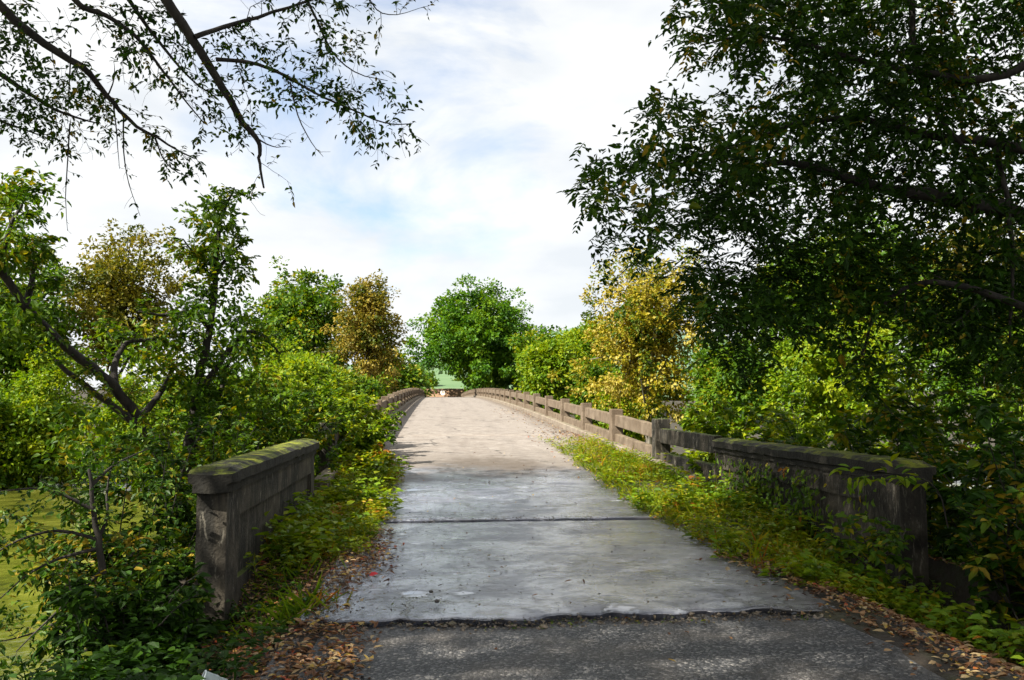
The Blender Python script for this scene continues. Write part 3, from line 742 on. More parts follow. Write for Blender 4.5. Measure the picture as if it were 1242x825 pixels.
def wander(start, d, length, nseg, jit=0.25, grav=0.0, rng=None):
    rng = rng or RNG
    p = np.array(start, float); d = unit(np.array(d, float)); pts = [p]; st = length / nseg
    for _ in range(nseg):
        d = unit(d + rng.normal(size=3) * jit + np.array([0, 0, grav])); p = p + d * st; pts.append(p)
    return np.array(pts)

def along(P, t):
    P = np.asarray(P); s = np.concatenate([[0], np.cumsum(np.linalg.norm(np.diff(P, axis=0), axis=1))]); s /= s[-1]
    q = np.array([np.interp(t, s, P[:, k]) for k in range(3)]).T
    e = np.array([np.interp(np.minimum(np.asarray(t) + .02, 1), s, P[:, k]) for k in range(3)]).T - np.array([np.interp(np.maximum(np.asarray(t) - .02, 0), s, P[:, k]) for k in range(3)]).T
    return q, unit(e)

def leaves_on(lv, P, n, ln, asp=0.5, t0=0.15, droop=0.25, tint=0.0):
    t = t0 + (1 - t0) * (np.arange(n) + RNG.random(n) * .6) / n
    q, T = along(P, np.clip(t, 0, 1))
    side = unit(np.cross(T, np.array([0, 0, 1.0]) + .01)); s = np.where(np.arange(n) % 2, 1, -1)[:, None]
    D = unit(T * .55 + side * s * .8 + rv(n) * .45 - np.array([0, 0, droop]))
    Nn = unit(np.array([0, 0, 1.0]) + rv(n) * .55)
    L_ = ln * (.6 + .65 * RNG.random(n))
    lv.add(q, D, Nn, L_, L_ * asp * (.85 + .3 * RNG.random(n)), np.clip(RNG.random(n) + tint, 0, 1))

def sprout(w, lv, P, r0, levels, per_m, length, ln, nleaf, spread=0.9, grav=-0.04, t0=0.2, asp=0.5, leafless=0.0, rmin=0.0018, jit=0.22, tint=0.0):
    """side twigs off the limb P, twigs off those, leaves on the last ones"""
    tot = np.sum(np.linalg.norm(np.diff(P, axis=0), axis=1))
    n = max(1, int(tot * per_m))
    for t in t0 + (1 - t0) * (np.arange(n) + RNG.random(n)) / n:
        q, T = along(P, np.array([min(t, .999)])); q, T = q[0], T[0]
        perp = RNG.normal(size=3); perp -= T * (perp @ T); perp = unit(perp)
        d = unit(T * (1 - spread * .45) + perp * spread)
        L_ = length * (.55 + .8 * RNG.random()) * (1 - .45 * t)
        tw = wander(q, d, L_, 5 if levels > 1 else 4, jit, grav)
        r = max(rmin, r0 * .45 * (1 - .5 * t))
        w.tube(tw, np.linspace(r, max(rmin * .7, r * .35), len(tw)), 5 if levels > 1 else 4)
        if levels > 1:
            sprout(w, lv, tw, r, levels - 1, per_m * 1.7, length * .5, ln, nleaf, spread, grav, .15, asp, leafless, rmin, jit, tint)
        if RNG.random() > leafless:
            leaves_on(lv, tw, max(2, int(nleaf * (.6 + .8 * RNG.random()))), ln, asp, tint=tint)

def limb(w, pix, r0, r1, k=8, dense=3):
    """pix: rows of (px, py, Y)"""
    P = np.array([at(*p) for p in pix], float)
    m = len(P); t = np.linspace(0, m - 1, (m - 1) * dense + 1)
    # Catmull-like smoothing
    Q = np.array([np.interp(t, np.arange(m), P[:, c]) for c in range(3)]).T
    for _ in range(2): Q[1:-1] = (Q[:-2] + 2 * Q[1:-1] + Q[2:]) / 4
    Q[1:-1] += RNG.normal(size=Q[1:-1].shape) * r0 * .12
    w.tube(Q, np.linspace(r0, r1, len(Q)), k)
    return Q

# ---------------------------------------------------------------- trees far off: trunk with limbs and a crown of leaf tufts
def far_tree(name, base, center, radii, mat, label, n=420, per=70, ln=0.4, crad=1.0, seed=1, trunk_r=0.3, bark='bark', lobes=10, inner=.35, group=None, amp=.45, asp=.65, cat="tree", nl=10, cone=0.0, tint=None, ztint=0.0, keep=None, bias=.5):
    x, y, zb = base
    root = empty(name, (x, y, zb), label, cat, group)
    w = Wood(); c = np.array(center, float)
    ft = c + np.array([0, 0, radii[2] * .35])
    tr = np.array([np.array([x, y, zb - .3]) * (1 - t) + ft * t for t in np.linspace(0, 1, 8)])
    tr[1:-1] += np.random.default_rng(seed).normal(size=(6, 3)) * np.array([.18, .18, 0]) * trunk_r * 2
    w.tube(tr, np.linspace(trunk_r, trunk_r * .25, 8), 8)
    C = lobed_points(c, radii, n, lobes, seed, inner, bias, amp=amp)
    if cone:
        f = np.clip((C[:, 2] - c[2]) / radii[2], -1, 1); k = 1 - cone * (f * .5 + .5)
        C[:, :2] = c[:2] + (C[:, :2] - c[:2]) * k[:, None]
    C = C[C[:, 2] > zb + .2]
    if keep: C = C[keep(C)]
    for i in range(nl):
        e = C[(i * 37) % len(C)]; s, _ = along(tr, np.array([.35 + .6 * (i / nl)])); s = s[0]
        mid = (s + e) / 2 + np.array([0, 0, .06 * np.linalg.norm(e - s)])
        w.tube(np.array([s, (s + mid) / 2, mid, (mid + e) / 2, e]), np.linspace(trunk_r * .4, trunk_r * .08, 5), 5)
    w.build("trunk", M[bark], root)
    lv = Leaves()
    tt = (np.random.default_rng(seed).random(len(C)) - .5) * .3
    if ztint: tt = tt + ztint * (C[:, 2] - c[2]) / radii[2]
    clump_leaves(lv, C, crad * (.6 + .8 * RNG.random(len(C))), per, ln, asp, center=c, tint=tt)
    lv.build("crown", M[mat], root, 1)
    return root

def gz(x, y): return float(terrain(x, y))
def ft(name, px0, px1, ytop, ybot, Y, mat, label, **kw):
    """far tree from the rectangle it fills in the photo and its distance"""
    a, b = at(px0, (ytop + ybot) / 2, Y), at(px1, (ytop + ybot) / 2, Y)
    zt, zb = at(0, ytop, Y).z, at(0, ybot, Y).z
    cx = (a.x + b.x) / 2; rx = (b.x - a.x) / 2; c = (cx, Y, (zt + zb) / 2)
    return far_tree(name, (cx, Y, gz(cx, Y)), c, (rx, kw.pop('ry', rx), (zt - zb) / 2), M and mat, label, **kw)

ft("round_tree", 503, 653, 340, 500, 172, 'emer', "big round emerald tree standing where the bridge road ends", n=760, per=75, ln=.62, crad=1.5, seed=3, trunk_r=.6, lobes=26, amp=.55, inner=.3, keep=lambda C: ~((C[:, 0] < 6.6) & (C[:, 2] < 7.6)))
ft("sycamore_tree", 386, 508, 286, 505, 92, 'rust', "rusty-brown pointed tree behind the shaded railing", n=430, per=42, ln=.34, crad=.85, seed=5, cone=.5, lobes=16, amp=.8, inner=.1, bias=.8, nl=18, bark='bark_grey')
ft("maple_tree", 284, 446, 318, 480, 108, 'mid', "tall green tree between the rusty tree and the ivy-clad trunk", n=430, per=56, ln=.5, crad=1.15, seed=8, trunk_r=.45, lobes=18, amp=.7, inner=.2, nl=16)
ft("oak_tree", 52, 228, 264, 470, 56, 'olive', "olive-brown domed tree across the water", n=430, per=46, ln=.26, crad=.62, seed=12, lobes=18, amp=.7, inner=.15, bias=.7, nl=18)
ft("oak_tree", -70, 85, 305, 560, 50, 'mid', "dark green tree at the far bank beside the olive-brown one", n=520, per=60, ln=.27, crad=.8, seed=14)
ft("golden_tree", 690, 876, 272, 540, 44, 'gold', "golden-leaved autumn tree behind the sunlit railing", n=560, per=56, ln=.19, crad=.5, seed=21, bark='bark_grey', lobes=26, amp=.75, inner=.12, cone=.25, bias=.8, nl=22, trunk_r=.22)
ft("bush", 508, 530, 452, 474, 235, "mid", "dusky far shrub standing in the green meadow", n=90, per=40, ln=.6, crad=1.1, seed=71, cat="bush", trunk_r=.1)
ft("bush", 548, 566, 458, 474, 250, "mid", "small far shrub in the meadow next to the round tree", n=70, per=40, ln=.6, crad=1.0, seed=72, cat="bush", trunk_r=.1)
# bushes of the far bank, left of the bridge
left_b = [(-30, 120, 425, 620, 46, 'bright'), (90, 235, 440, 620, 44, 'bright'), (200, 330, 425, 600, 40, 'mid'), (290, 420, 400, 560, 46, 'bright'), (330, 440, 430, 540, 34, 'bright'), (395, 470, 452, 520, 60, 'mid'), (440, 512, 438, 500, 130, 'mid'), (-120, 20, 460, 620, 44, 'mid')]
left_l = ["yellow-green bush on the far bank across the open water", "bright bush on the far bank beneath the forked dark trunk", "green bush behind the ivy-clad stem", "sunlit bush below the tall green tree", "light green bush behind the mossy wall's far end", "green bush at the foot of the rusty tree", "dark bush beside the far road end", "mid-green bush at the water's far edge"]
for (a, b, t, u, Y, m_), lb in zip(left_b, left_l):
    ft("bush", a, b, t, u, Y, m_, lb, amp=.75, inner=.2, n=320, per=60, ln=.20 * Y / 44, crad=.62 * Y / 44, seed=int(a) + 200, group="bushes beyond the railings", cat="bush", trunk_r=.1, lobes=12)
right_b = [(640, 712, 400, 520, 85, 'bright'), (690, 765, 420, 540, 70, 'mid'), (735, 800, 430, 560, 50, 'bright'), (630, 690, 396, 470, 150, 'mid'), (830, 960, 380, 560, 30, 'mid'), (930, 1100, 360, 560, 28, 'bright'), (1080, 1290, 330, 560, 27, 'mid'), (655, 745, 392, 480, 140, 'bright')]
right_l = ["pale green willow-like bush past the golden tree's sunny side", "green bush between the willow-like bush and the golden tree", "bright bush at the golden tree's foot", "green bush beside the big round tree", "green bush behind the first sunlit railing bay", "sunlit bush behind the stained wall", "shaded bush behind the vines and the stained wall's near end", "light bush farthest along the sunlit railing"]
for (a, b, t, u, Y, m_), lb in zip(right_b, right_l):
    ft("bush", a, b, t, u, Y, m_, lb, amp=.75, inner=.2, n=330, per=60, ln=.20 * max(Y, 34) / 44, crad=.6 * Y / 44, seed=int(a) + 400, group="bushes beyond the railings", cat="bush", trunk_r=.1, lobes=12)
ft("locust_tree", 880, 1120, 250, 460, 42, 'mid', "tall green tree seen through the gaps of the dark overhanging crown", n=480, per=60, ln=.25, crad=.8, seed=33)
ft("locust_tree", 1080, 1330, 230, 470, 46, 'olive', "yellowing tree seen through the dark crown above the vines", n=420, per=60, ln=.26, crad=.8, seed=35)

# ---------------------------------------------------------------- multi-stemmed tree on the near river bank
def river_tree():
    b = at(224, 640, 13.2); zb = gz(b.x, b.y)
    root = empty("forked_tree", (b.x, b.y, zb), "dark forked tree with a leaning stem and an ivy-clad upright stem behind the mossy wall", "tree")
    w, lv = Wood(), Leaves()
    s0 = np.array([(b.x, b.y, zb - .2), (b.x, b.y, b.z), tuple(at(222, 600, 13.2))]); w.tube(s0, [.19, .15, .12], 9)
    s1 = limb(w, [(222, 600, 13.2), (226, 555, 13.3), (236, 500, 13.5), (243, 450, 13.6), (255, 400, 13.6), (261, 350, 13.6), (262, 300, 13.6), (270, 258, 13.5), (284, 228, 13.4)], .10, .015)
    s2 = limb(w, [(220, 606, 13.2), (192, 545, 12.9), (165, 500, 12.6), (135, 465, 12.2), (100, 440, 11.9), (60, 402, 11.5), (30, 370, 11.1), (0, 330, 10.8), (-60, 262, 10.3)], .088, .04)
    s3 = limb(w, [(140, 470, 12.3), (138, 440, 12.5), (152, 412, 12.8), (182, 413, 13.2), (205, 406, 13.4), (232, 392, 13.7)], .05, .015)
    s4 = limb(w, [(178, 525, 12.7), (140, 494, 12.3), (104, 470, 12.0), (68, 438, 11.6)], .06, .03)
    s5 = limb(w, [(256, 398, 13.6), (232, 376, 13.3), (202, 384, 13.0), (168, 378, 12.7)], .05, .012)
    s6 = limb(w, [(240, 478, 13.5), (272, 432, 13.7), (300, 398, 13.9), (322, 408, 14.0), (340, 430, 14.2)], .06, .012)
    s7 = limb(w, [(228, 560, 13.3), (252, 520, 13.6), (268, 470, 13.9), (282, 430, 14.1)], .07, .02)
    s8 = limb(w, [(170, 508, 12.7), (200, 470, 13.4), (215, 440, 13.8)], .06, .02)
    s9 = limb(w, [(262, 345, 13.6), (240, 315, 13.4), (222, 290, 13.2)], .035, .01)
    s10 = limb(w, [(262, 330, 13.6), (282, 305, 13.8), (300, 290, 14)], .035, .01)
    s11 = limb(w, [(30, 372, 11.1), (42, 330, 11.4), (40, 290, 11.7)], .05, .015)
    s12 = limb(w, [(0, 332, 10.8), (8, 280, 10.6), (30, 240, 10.8)], .04, .012)
    for s, pm, ln_, nl in ((s1, 5.5, .75, 9), (s9, 8, .45, 9), (s10, 8, .45, 9)):
        sprout(w, lv, s, .03, 2, pm, ln_, .10, nl, t0=.28, asp=.55, spread=1.0)
    for s, pm in ((s3, 7), (s4, 4), (s5, 7), (s6, 8), (s7, 8), (s8, 6)):
        sprout(w, lv, s, .016, 2, pm, .6, .085, 9, t0=.05, asp=.55, leafless=.12)
    sprout(w, lv, s2, .016, 2, 5.5, .6, .085, 9, t0=.06, leafless=.12)
    for s in (s11, s12): sprout(w, lv, s, .02, 2, 9, .6, .095, 10, t0=.1)
    # ivy tufts on the upright stem and loose outer foliage
    C = []
    for px, py, sx, sy, k in ((262, 262, 20, 22, 20), (262, 310, 26, 34, 22), (235, 320, 16, 26, 8), (262, 370, 34, 30, 16), (205, 440, 55, 28, 16), (290, 420, 26, 30, 22), (20, 240, 26, 24, 26), (5, 300, 20, 26, 20), (12, 395, 34, 20, 34), (245, 480, 50, 36, 34), (300, 470, 40, 40, 40), (130, 420, 40, 26, 10), (170, 560, 50, 26, 34), (100, 530, 50, 30, 26)):
        for _ in range(k): C.append(at(RNG.normal(px, sx * .62), RNG.normal(py, sy * .62), (13.6 if px > 100 else 11.3) + RNG.normal() * .5))
    clump_leaves(lv, np.array(C), .22, 20, .10, .55)
    w.build("trunk", M['bark'], root); lv.build("crown", M['mid'], root, 2)
river_tree()

# ---------------------------------------------------------------- the big tree whose boughs hang into the view
def overhang_tree():
    bx, by = -6.6, 2.4; zb = gz(bx, by)
    root = empty("overhanging_tree", (bx, by, zb), "large tree whose thin dark boughs hang down against the sky over the bridge approach", "tree")
    w, lv = Wood(), Leaves()
    tr = np.array([(bx, by, zb - .3), (bx + .1, by, 1.5), (bx, by + .2, 4.5), (bx + .2, by + .3, 8), (bx + .1, by + .1, 12), (bx, by, 16)])
    w.tube(tr, [.5, .42, .36, .3, .2, .08], 12)
    def reach(px, py, Y):       # wood from the trunk out to a bough's first point
        e = np.array(at(px, py, Y)); s = np.array([bx + .1, by + .2, max(4.0, e[2] + .3)])
        P = np.array([s * (1 - t) + e * t + np.array([0, 0, 1.0 * math.sin(math.pi * t)]) for t in np.linspace(0, 1, 9)])
        return P
    def bough(pix, r0, r1, start=True):
        if start:
            P = reach(*pix[0]); w.tube(P, np.linspace(.13, r0, len(P)), 8)
        return limb(w, pix, r0, r1, 7)
    B = []
    B.append((bough([(-25, -15, 7.0), (0, 8, 7.0), (55, 55, 7.1), (100, 80, 7.2), (130, 115, 7.3), (155, 145, 7.4), (188, 168, 7.5), (235, 192, 7.6)], .045, .006), 6))
    B.append((bough([(190, -20, 6.6), (222, 30, 6.7), (255, 80, 6.8), (280, 122, 6.9), (295, 150, 7.0), (312, 168, 7.0), (316, 182, 7.0), (313, 196, 7.0), (320, 228, 7.0)], .045, .008), 3.4))
    B.append((bough([(236, 45, 6.7), (270, 32, 6.8), (310, 22, 6.9), (370, 2, 7.0), (420, -15, 7.1)], .022, .008, False), 6))
    B.append((bough([(262, 72, 6.8), (300, 74, 6.9), (340, 88, 7.0), (378, 112, 7.1), (425, 132, 7.2), (468, 152, 7.3), (500, 150, 7.4)], .018, .004, False), 6))
    B.append((bough([(70, -25, 6.8), (100, 12, 6.9), (128, 18, 7.0), (162, 40, 7.1), (190, 75, 7.2), (215, 110, 7.3), (248, 150, 7.5)], .028, .005), 6))
    B.append((bough([(140, -25, 7.2), (170, 22, 7.3), (200, 60, 7.4), (228, 95, 7.5), (262, 118, 7.6)], .022, .005), 6))
    B.append((bough([(360, -25, 7.3), (385, 25, 7.4), (400, 62, 7.5), (428, 90, 7.6), (470, 98, 7.7)], .014, .003), 6))
    B.append((bough([(440, -20, 7.5), (455, 15, 7.6), (480, 20, 7.7), (515, 8, 7.8)], .008, .002), 4))
    B.append((bough([(-40, 60, 7.6), (0, 90, 7.6), (40, 118, 7.7), (80, 140, 7.8), (120, 150, 7.9)], .03, .006), 8))
    B.append((bough([(-40, 130, 8.2), (10, 150, 8.2), (50, 165, 8.3)], .02, .005), 6))
    for P, pm in B:
        sprout(w, lv, P, .010, 2, pm * 1.7, .50, .056, 6, t0=.08, asp=.5, leafless=.30, rmin=.0016, jit=.2, grav=-.07)
    # thin hanging twigs
    for pix in ([(86, 60, 7.2), (84, 110, 7.2), (82, 150, 7.2)], [(85, 150, 7.8), (82, 195, 7.8), (79, 240, 7.8), (82, 280, 7.8)], [(137, 120, 7.3), (142, 165, 7.3), (145, 205, 7.3)], [(150, 140, 7.4), (149, 185, 7.4), (156, 225, 7.4), (170, 262, 7.4)],
                [(312, 168, 7.0), (330, 179, 7.0), (347, 178, 7.0)], [(290, 145, 6.9), (292, 165, 6.9)], [(352, 100, 7), (360, 140, 7.1), (378, 175, 7.1), (392, 190, 7.1)], [(188, 168, 7.5), (200, 200, 7.5), (225, 215, 7.5), (240, 210, 7.5)], [(130, 118, 7.3), (140, 95, 7.4), (138, 75, 7.4)]):
        q = limb(w, pix, .008, .002, 5); sprout(w, lv, q, .004, 1, 9, .16, .05, 3, leafless=.55, t0=.3)
    for px, py, sx, sy, k, Y in ((30, 70, 30, 34, 20, 7.6), (40, 140, 34, 18, 18, 7.9), (95, 115, 22, 16, 9, 7.6), (170, 40, 40, 18, 9, 7.2), (275, 160, 16, 10, 4, 7.2), (218, 210, 14, 8, 2, 7.4), (335, 110, 22, 16, 9, 7.0), (395, 60, 26, 22, 9, 7.3), (410, 120, 30, 14, 8, 7.2), (450, 160, 28, 12, 7, 7.3), (480, 115, 8, 14, 3, 7.5), (280, 60, 40, 20, 8, 7), (15, 30, 20, 18, 9, 7.4)):
        C = np.array([at(RNG.normal(px, sx * .6), RNG.normal(py, sy * .6), Y + RNG.normal() * .25) for _ in range(int(k * 1.6))])
        clump_leaves(lv, C, .15, 9, .055, .5)
    # the crown itself, high over the approach
    for i, e in enumerate([(-13, 0, 12), (-1, 4, 13), (-9, 7, 13), (-4, -3, 14), (-12, 6, 12), (0.5, 8, 12.5), (-6, 9, 14)]):
        s = tr[2 + i % 3]; P = np.array([s * (1 - t) + np.array(e) * t + np.array([0, 0, 1.2 * math.sin(math.pi * t)]) for t in np.linspace(0, 1, 8)])
        w.tube(P, np.linspace(.16, .03, 8), 7)
    C = lobed_points((-5.8, 3.2, 13.2), (10.5, 8.0, 5.0), 1500, 16, 77, .2, amp=.30)[:1330]
    C = C[C[:, 2] > 1.65 + .62 * np.maximum(C[:, 1], 0) + 1.0]
    C = C[~((C[:, 0] < -12.5 + .25 * (C[:, 2] - 12)) & (C[:, 1] > 7.0))]
    sun = np.array(TO_SUN); H = C - sun * (C[:, 2] / sun[2])[:, None]
    lit = ((H[:, 0] > 2.4) & (H[:, 0] < 5.2) & (H[:, 1] > 11.5) & (H[:, 1] < 19)) | ((H[:, 0] > -2.6) & (H[:, 0] < -.3) & (H[:, 1] > 8.8) & (H[:, 1] < 17)) | (H[:, 1] > 17.3)
    C = C[~(lit & (RNG.random(len(C)) < .85))]
    clump_leaves(lv, C, .72, 55, .19, .55)
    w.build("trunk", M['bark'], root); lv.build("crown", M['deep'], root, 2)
overhang_tree()

# ---------------------------------------------------------------- dark tree closing the view on the far side of the stained wall
def in_poly(p, poly):
    x, y = p; c = False; j = len(poly) - 1
    for i in range(len(poly)):
        xi, yi = poly[i]; xj, yj = poly[j]
        if (yi > y) != (yj > y) and x < (xj - xi) * (y - yi) / (yj - yi) + xi: c = not c
        j = i
    return c
def shade_tree():
    bx, by = 8.9, 9.6; zb = gz(bx, by)
    root = empty("shade_tree", (bx, by, zb), "dark dense tree leaning its drooping crown over the stained wall towards the bridge", "tree")
    w, lv = Wood(), Leaves()
    tr = np.array([(bx, by, zb - .3), (bx - .1, by, 0), (bx - .3, by + .1, 3), (bx - .2, by + .2, 6), (bx, by, 9), (bx + .1, by, 12)])
    w.tube(tr, [.36, .3, .26, .2, .14, .05], 12)
    Ls = [limb(w, [(1400, 330, 9.7), (1242, 258, 9.9), (1150, 240, 10.2), (1080, 232, 10.5), (1020, 215, 10.8), (955, 192, 11.2), (905, 205, 11.5), (850, 240, 11.8)], .12, .02),
          limb(w, [(1400, 200, 9.7), (1260, 185, 9.8), (1205, 172, 10), (1140, 168, 10.3), (1075, 150, 10.7), (1020, 142, 11), (958, 150, 11.3), (900, 178, 11.6), (830, 190, 12), (770, 215, 12.2)], .08, .012),
          limb(w, [(1400, 80, 9.7), (1260, 70, 9.5), (1200, 100, 9.6), (1140, 92, 9.8), (1060, 80, 10), (985, 55, 10.3), (910, 40, 10.6), (850, 55, 10.8)], .07, .012),
          limb(w, [(1400, 20, 9.7), (1280, -40, 9.5), (1180, -70, 9.6), (1080, -60, 9.9), (980, -30, 10.2), (890, -10, 10.5)], .07, .015),
          limb(w, [(1400, 430, 9.7), (1260, 380, 9.5), (1170, 345, 9.6), (1110, 340, 9.9), (1062, 372, 10.2), (1045, 430, 10.4)], .06, .015),
          limb(w, [(1206, 172, 10), (1222, 240, 9.9), (1230, 320, 9.8), (1225, 420, 9.7)], .04, .015),
          limb(w, [(1108, -60, 9.9), (1105, 20, 10), (1108, 90, 10), (1150, 160, 10.1), (1190, 200, 10)], .05, .02)]
    for P in Ls: sprout(w, lv, P, .03, 2, 3.6, .9, .105, 9, t0=.15, asp=.5, grav=-.08)
    poly = [(712, 205), (745, 178), (780, 135), (808, 75), (822, 15), (850, -40), (1400, -60), (1400, 430), (1240, 460), (1130, 400), (1040, 470), (1000, 400), (930, 380), (880, 425), (845, 395), (835, 330), (795, 315), (735, 300), (720, 260)]
    C = []
    while len(C) < 1330:
        p = (RNG.uniform(705, 1400), RNG.uniform(-60, 470))
        if not in_poly(p, poly): continue
        # density rises away from the ragged edge, thinner around the gaps of sky
        g_ = fbm(p[0] * .012, p[1] * .012, 2.2, 3)
        if g_ < .42 and RNG.random() < .9: continue
        if p[0] < 900 and RNG.random() < .25: continue
        C.append(at(p[0], p[1], RNG.uniform(8.8, 12.8) if p[0] < 930 else RNG.uniform(9.2, 14.5)))
    C = np.array(C)
    fronds(lv, C[::2], 5, .34, .095, .45); clump_leaves(lv, C[1::2], .26, 12, .125, .55, flat=1.0, up=.6); clump_leaves(lv, C[1::2], .30, 12, .09, .5, flat=1.0, up=.6)
    for px, py in ((733, 320), (738, 340), (725, 300), (760, 305), (1020, 420), (1050, 470)):
        clump_leaves(lv, np.array([at(px + RNG.normal() * 3, py + RNG.normal() * 5, 11.8) for _ in range(3)]), .12, 8, .09, .5)
    C4 = np.array([at(RNG.uniform(960, 1400), RNG.uniform(-60, 330), RNG.uniform(9.5, 14)) for _ in range(240)])
    fronds(lv, C4[::2], 5, .34, .095, .45); clump_leaves(lv, C4[1::2], .3, 20, .12, .55, flat=1.0)
    C3 = np.array([at(RNG.normal(cx, sx), RNG.normal(cy, sy), RNG.uniform(9.8, 11.6)) for cx, cy, sx, sy, k in ((885, 345, 34, 40, 70), (960, 325, 40, 28, 30), (1060, 330, 50, 30, 30), (1170, 390, 60, 40, 40)) for _ in range(k)])
    fronds(lv, C3, 5, .34, .10)
    # crown above and behind
    C2 = lobed_points((9.2, 9.0, 9.6), (5.5, 5.0, 4.6), 620, 12, 91, .25)
    C2 = C2[C2[:, 2] > 1.65 + .60 * C2[:, 1] + .8]
    clump_leaves(lv, C2, .6, 34, .15, .5)
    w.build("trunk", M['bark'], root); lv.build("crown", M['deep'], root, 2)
shade_tree()

# ---------------------------------------------------------------- shrubs and saplings near by
def shrub(name, base, height, spread, label, mat='mid', stems=7, ln=.09, nleaf=8, per_m=6, lean=(0, 0), asp=.55, group=None, cat="shrub", r=.012, length=.35, leafless=0.0, tint=0.0, levels=2, grav=-.05):
    x, y = base[:2]; zb = base[2] if len(base) > 2 else gz(x, y)
    root = empty(name, (x, y, zb), label, cat, group)
    w, lv = Wood(), Leaves()
    for i in range(stems):
        a = 2 * math.pi * (i + RNG.random()) / stems; o = .10 * spread
        d = np.array([math.cos(a) * spread * (.25 + .75 * RNG.random()) + lean[0], math.sin(a) * spread * (.25 + .75 * RNG.random()) + lean[1], height])
        P = wander((x + math.cos(a) * o, y + math.sin(a) * o, zb - .05), d, np.linalg.norm(d) * (.7 + .35 * RNG.random()), 7, .13, grav)
        w.tube(P, np.linspace(r, r * .3, len(P)), 5)
        sprout(w, lv, P, r * .6, levels, per_m, length, ln, nleaf, t0=.12, asp=asp, leafless=leafless, tint=tint, grav=grav)
        leaves_on(lv, P, int(nleaf * 1.5), ln, asp, t0=.3)
    w.build("stem", M['bark'], root); lv.build("foliage", M[mat], root, 2)
    return root

# sapling by the water on the near side
def sapling():
    b = at(126, 860, 7.4); zb = gz(b.x, b.y)
    root = empty("sapling", (b.x, b.y, zb), "slender dark sapling with small leaves over the yellow-green water", "sapling")
    w, lv = Wood(), Leaves()
    w.tube(np.array([(b.x, b.y, zb - .1), tuple(b), tuple(at(126, 800, 7.4))]), [.05, .045, .042], 8)
    tr = limb(w, [(126, 800, 7.4), (124, 740, 7.4), (126, 690, 7.4), (119, 652, 7.4), (112, 612, 7.4), (108, 570, 7.4)], .042, .014)
    bs = [limb(w, p, .018, .004, 6) for p in (
        [(125, 692, 7.4), (100, 715, 7.2), (62, 748, 7.0), (20, 790, 6.8)], [(122, 665, 7.4), (88, 672, 7.3), (40, 690, 7.2), (-10, 735, 7.0)], [(119, 652, 7.4), (132, 628, 7.5), (128, 590, 7.6), (138, 560, 7.7)],
        [(124, 740, 7.4), (90, 745, 7.2), (40, 770, 7.0), (-10, 780, 6.9)], [(114, 620, 7.4), (80, 600, 7.3), (40, 590, 7.2), (-20, 600, 7.0)], [(120, 655, 7.4), (70, 640, 7.3), (20, 655, 7.1), (-20, 680, 7)],
        [(126, 720, 7.4), (160, 690, 7.5), (190, 665, 7.6)], [(125, 770, 7.4), (160, 760, 7.4), (195, 740, 7.5)], [(110, 590, 7.4), (140, 560, 7.6), (180, 545, 7.8)], [(125, 780, 7.4), (80, 800, 7.1), (30, 830, 6.8)])]
    for P in bs + [tr]:
        sprout(w, lv, P, .008, 2, 8, .36, .062, 6, t0=.1, asp=.52, rmin=.0013, leafless=.08)
    C = np.array([at(RNG.uniform(-10, 230), RNG.uniform(560, 830), RNG.uniform(6.8, 8.0)) for _ in range(110)])
    clump_leaves(lv, C, .13, 9, .06, .52)
    w.build("trunk", M['bark'], root); lv.build("crown", M['sap'], root, 2)
sapling()

# undergrowth clumps around the mossy wall's near end
und = [((-2.45, 6.9), .6, .6, "dark leafy shrub at the mossy wall's near end"), ((-2.9, 7.9), .9, .7, "dark green shrub between the sapling and the mossy wall"), ((-3.4, 9.4), 1.9, .9, "tall shrub behind the mossy wall"), ((-3.2, 11.5), 2.3, 1.0, "dense shrub between the forked tree and the mossy wall"), ((-3.0, 13.9), 2.9, 1.1, "bushy shrub past the mossy wall's far end")]
for (p, h, s, lb) in und:
    hh = h + max(0, -gz(*p)) * .55
    shrub("leafy_shrub", p, hh, s, lb, mat='deep' if h < 2.2 else 'mid', stems=12, ln=.095, nleaf=9, per_m=6.5, group="shrubs around the mossy wall")
# bush crowding the shaded railing
for p, h, s, m_, lb in (((-1.85, 17.9, .1), 1.3, .75, 'bright', "bright green bush spilling over the deck edge by the lone dark post"), ((-2.35, 19.3, .1), 1.9, .9, 'bright', "bright bush behind the shaded railing"), ((-3.2, 20.5, -.6), 2.7, 1.3, 'bright', "tall sunlit bush outside the shaded railing"), ((-1.35, 16.3, .1), .55, .5, 'bankweed', "yellow-brown dry bush at the deck edge"), ((-3.2, 15.9, -.9), 3.1, 1.1, 'mid', "leafy bush added right behind the lone dark post to shade it"), ((-3.6, 17.4, -1), 2.9, 1.2, 'mid', "green bush between the lone dark post and the forked tree"), ((-2.25, 22.4, .3), 1.5, .7, 'bright', "small bush hanging on the shaded railing's first bays")):  # the leafy one behind the lone post is added to cast shade on it
    shrub("railing_bush", p, h, s, lb, mat=m_, stems=18, ln=.115, nleaf=10, per_m=8, group="bushes on the shaded railing", length=.42)
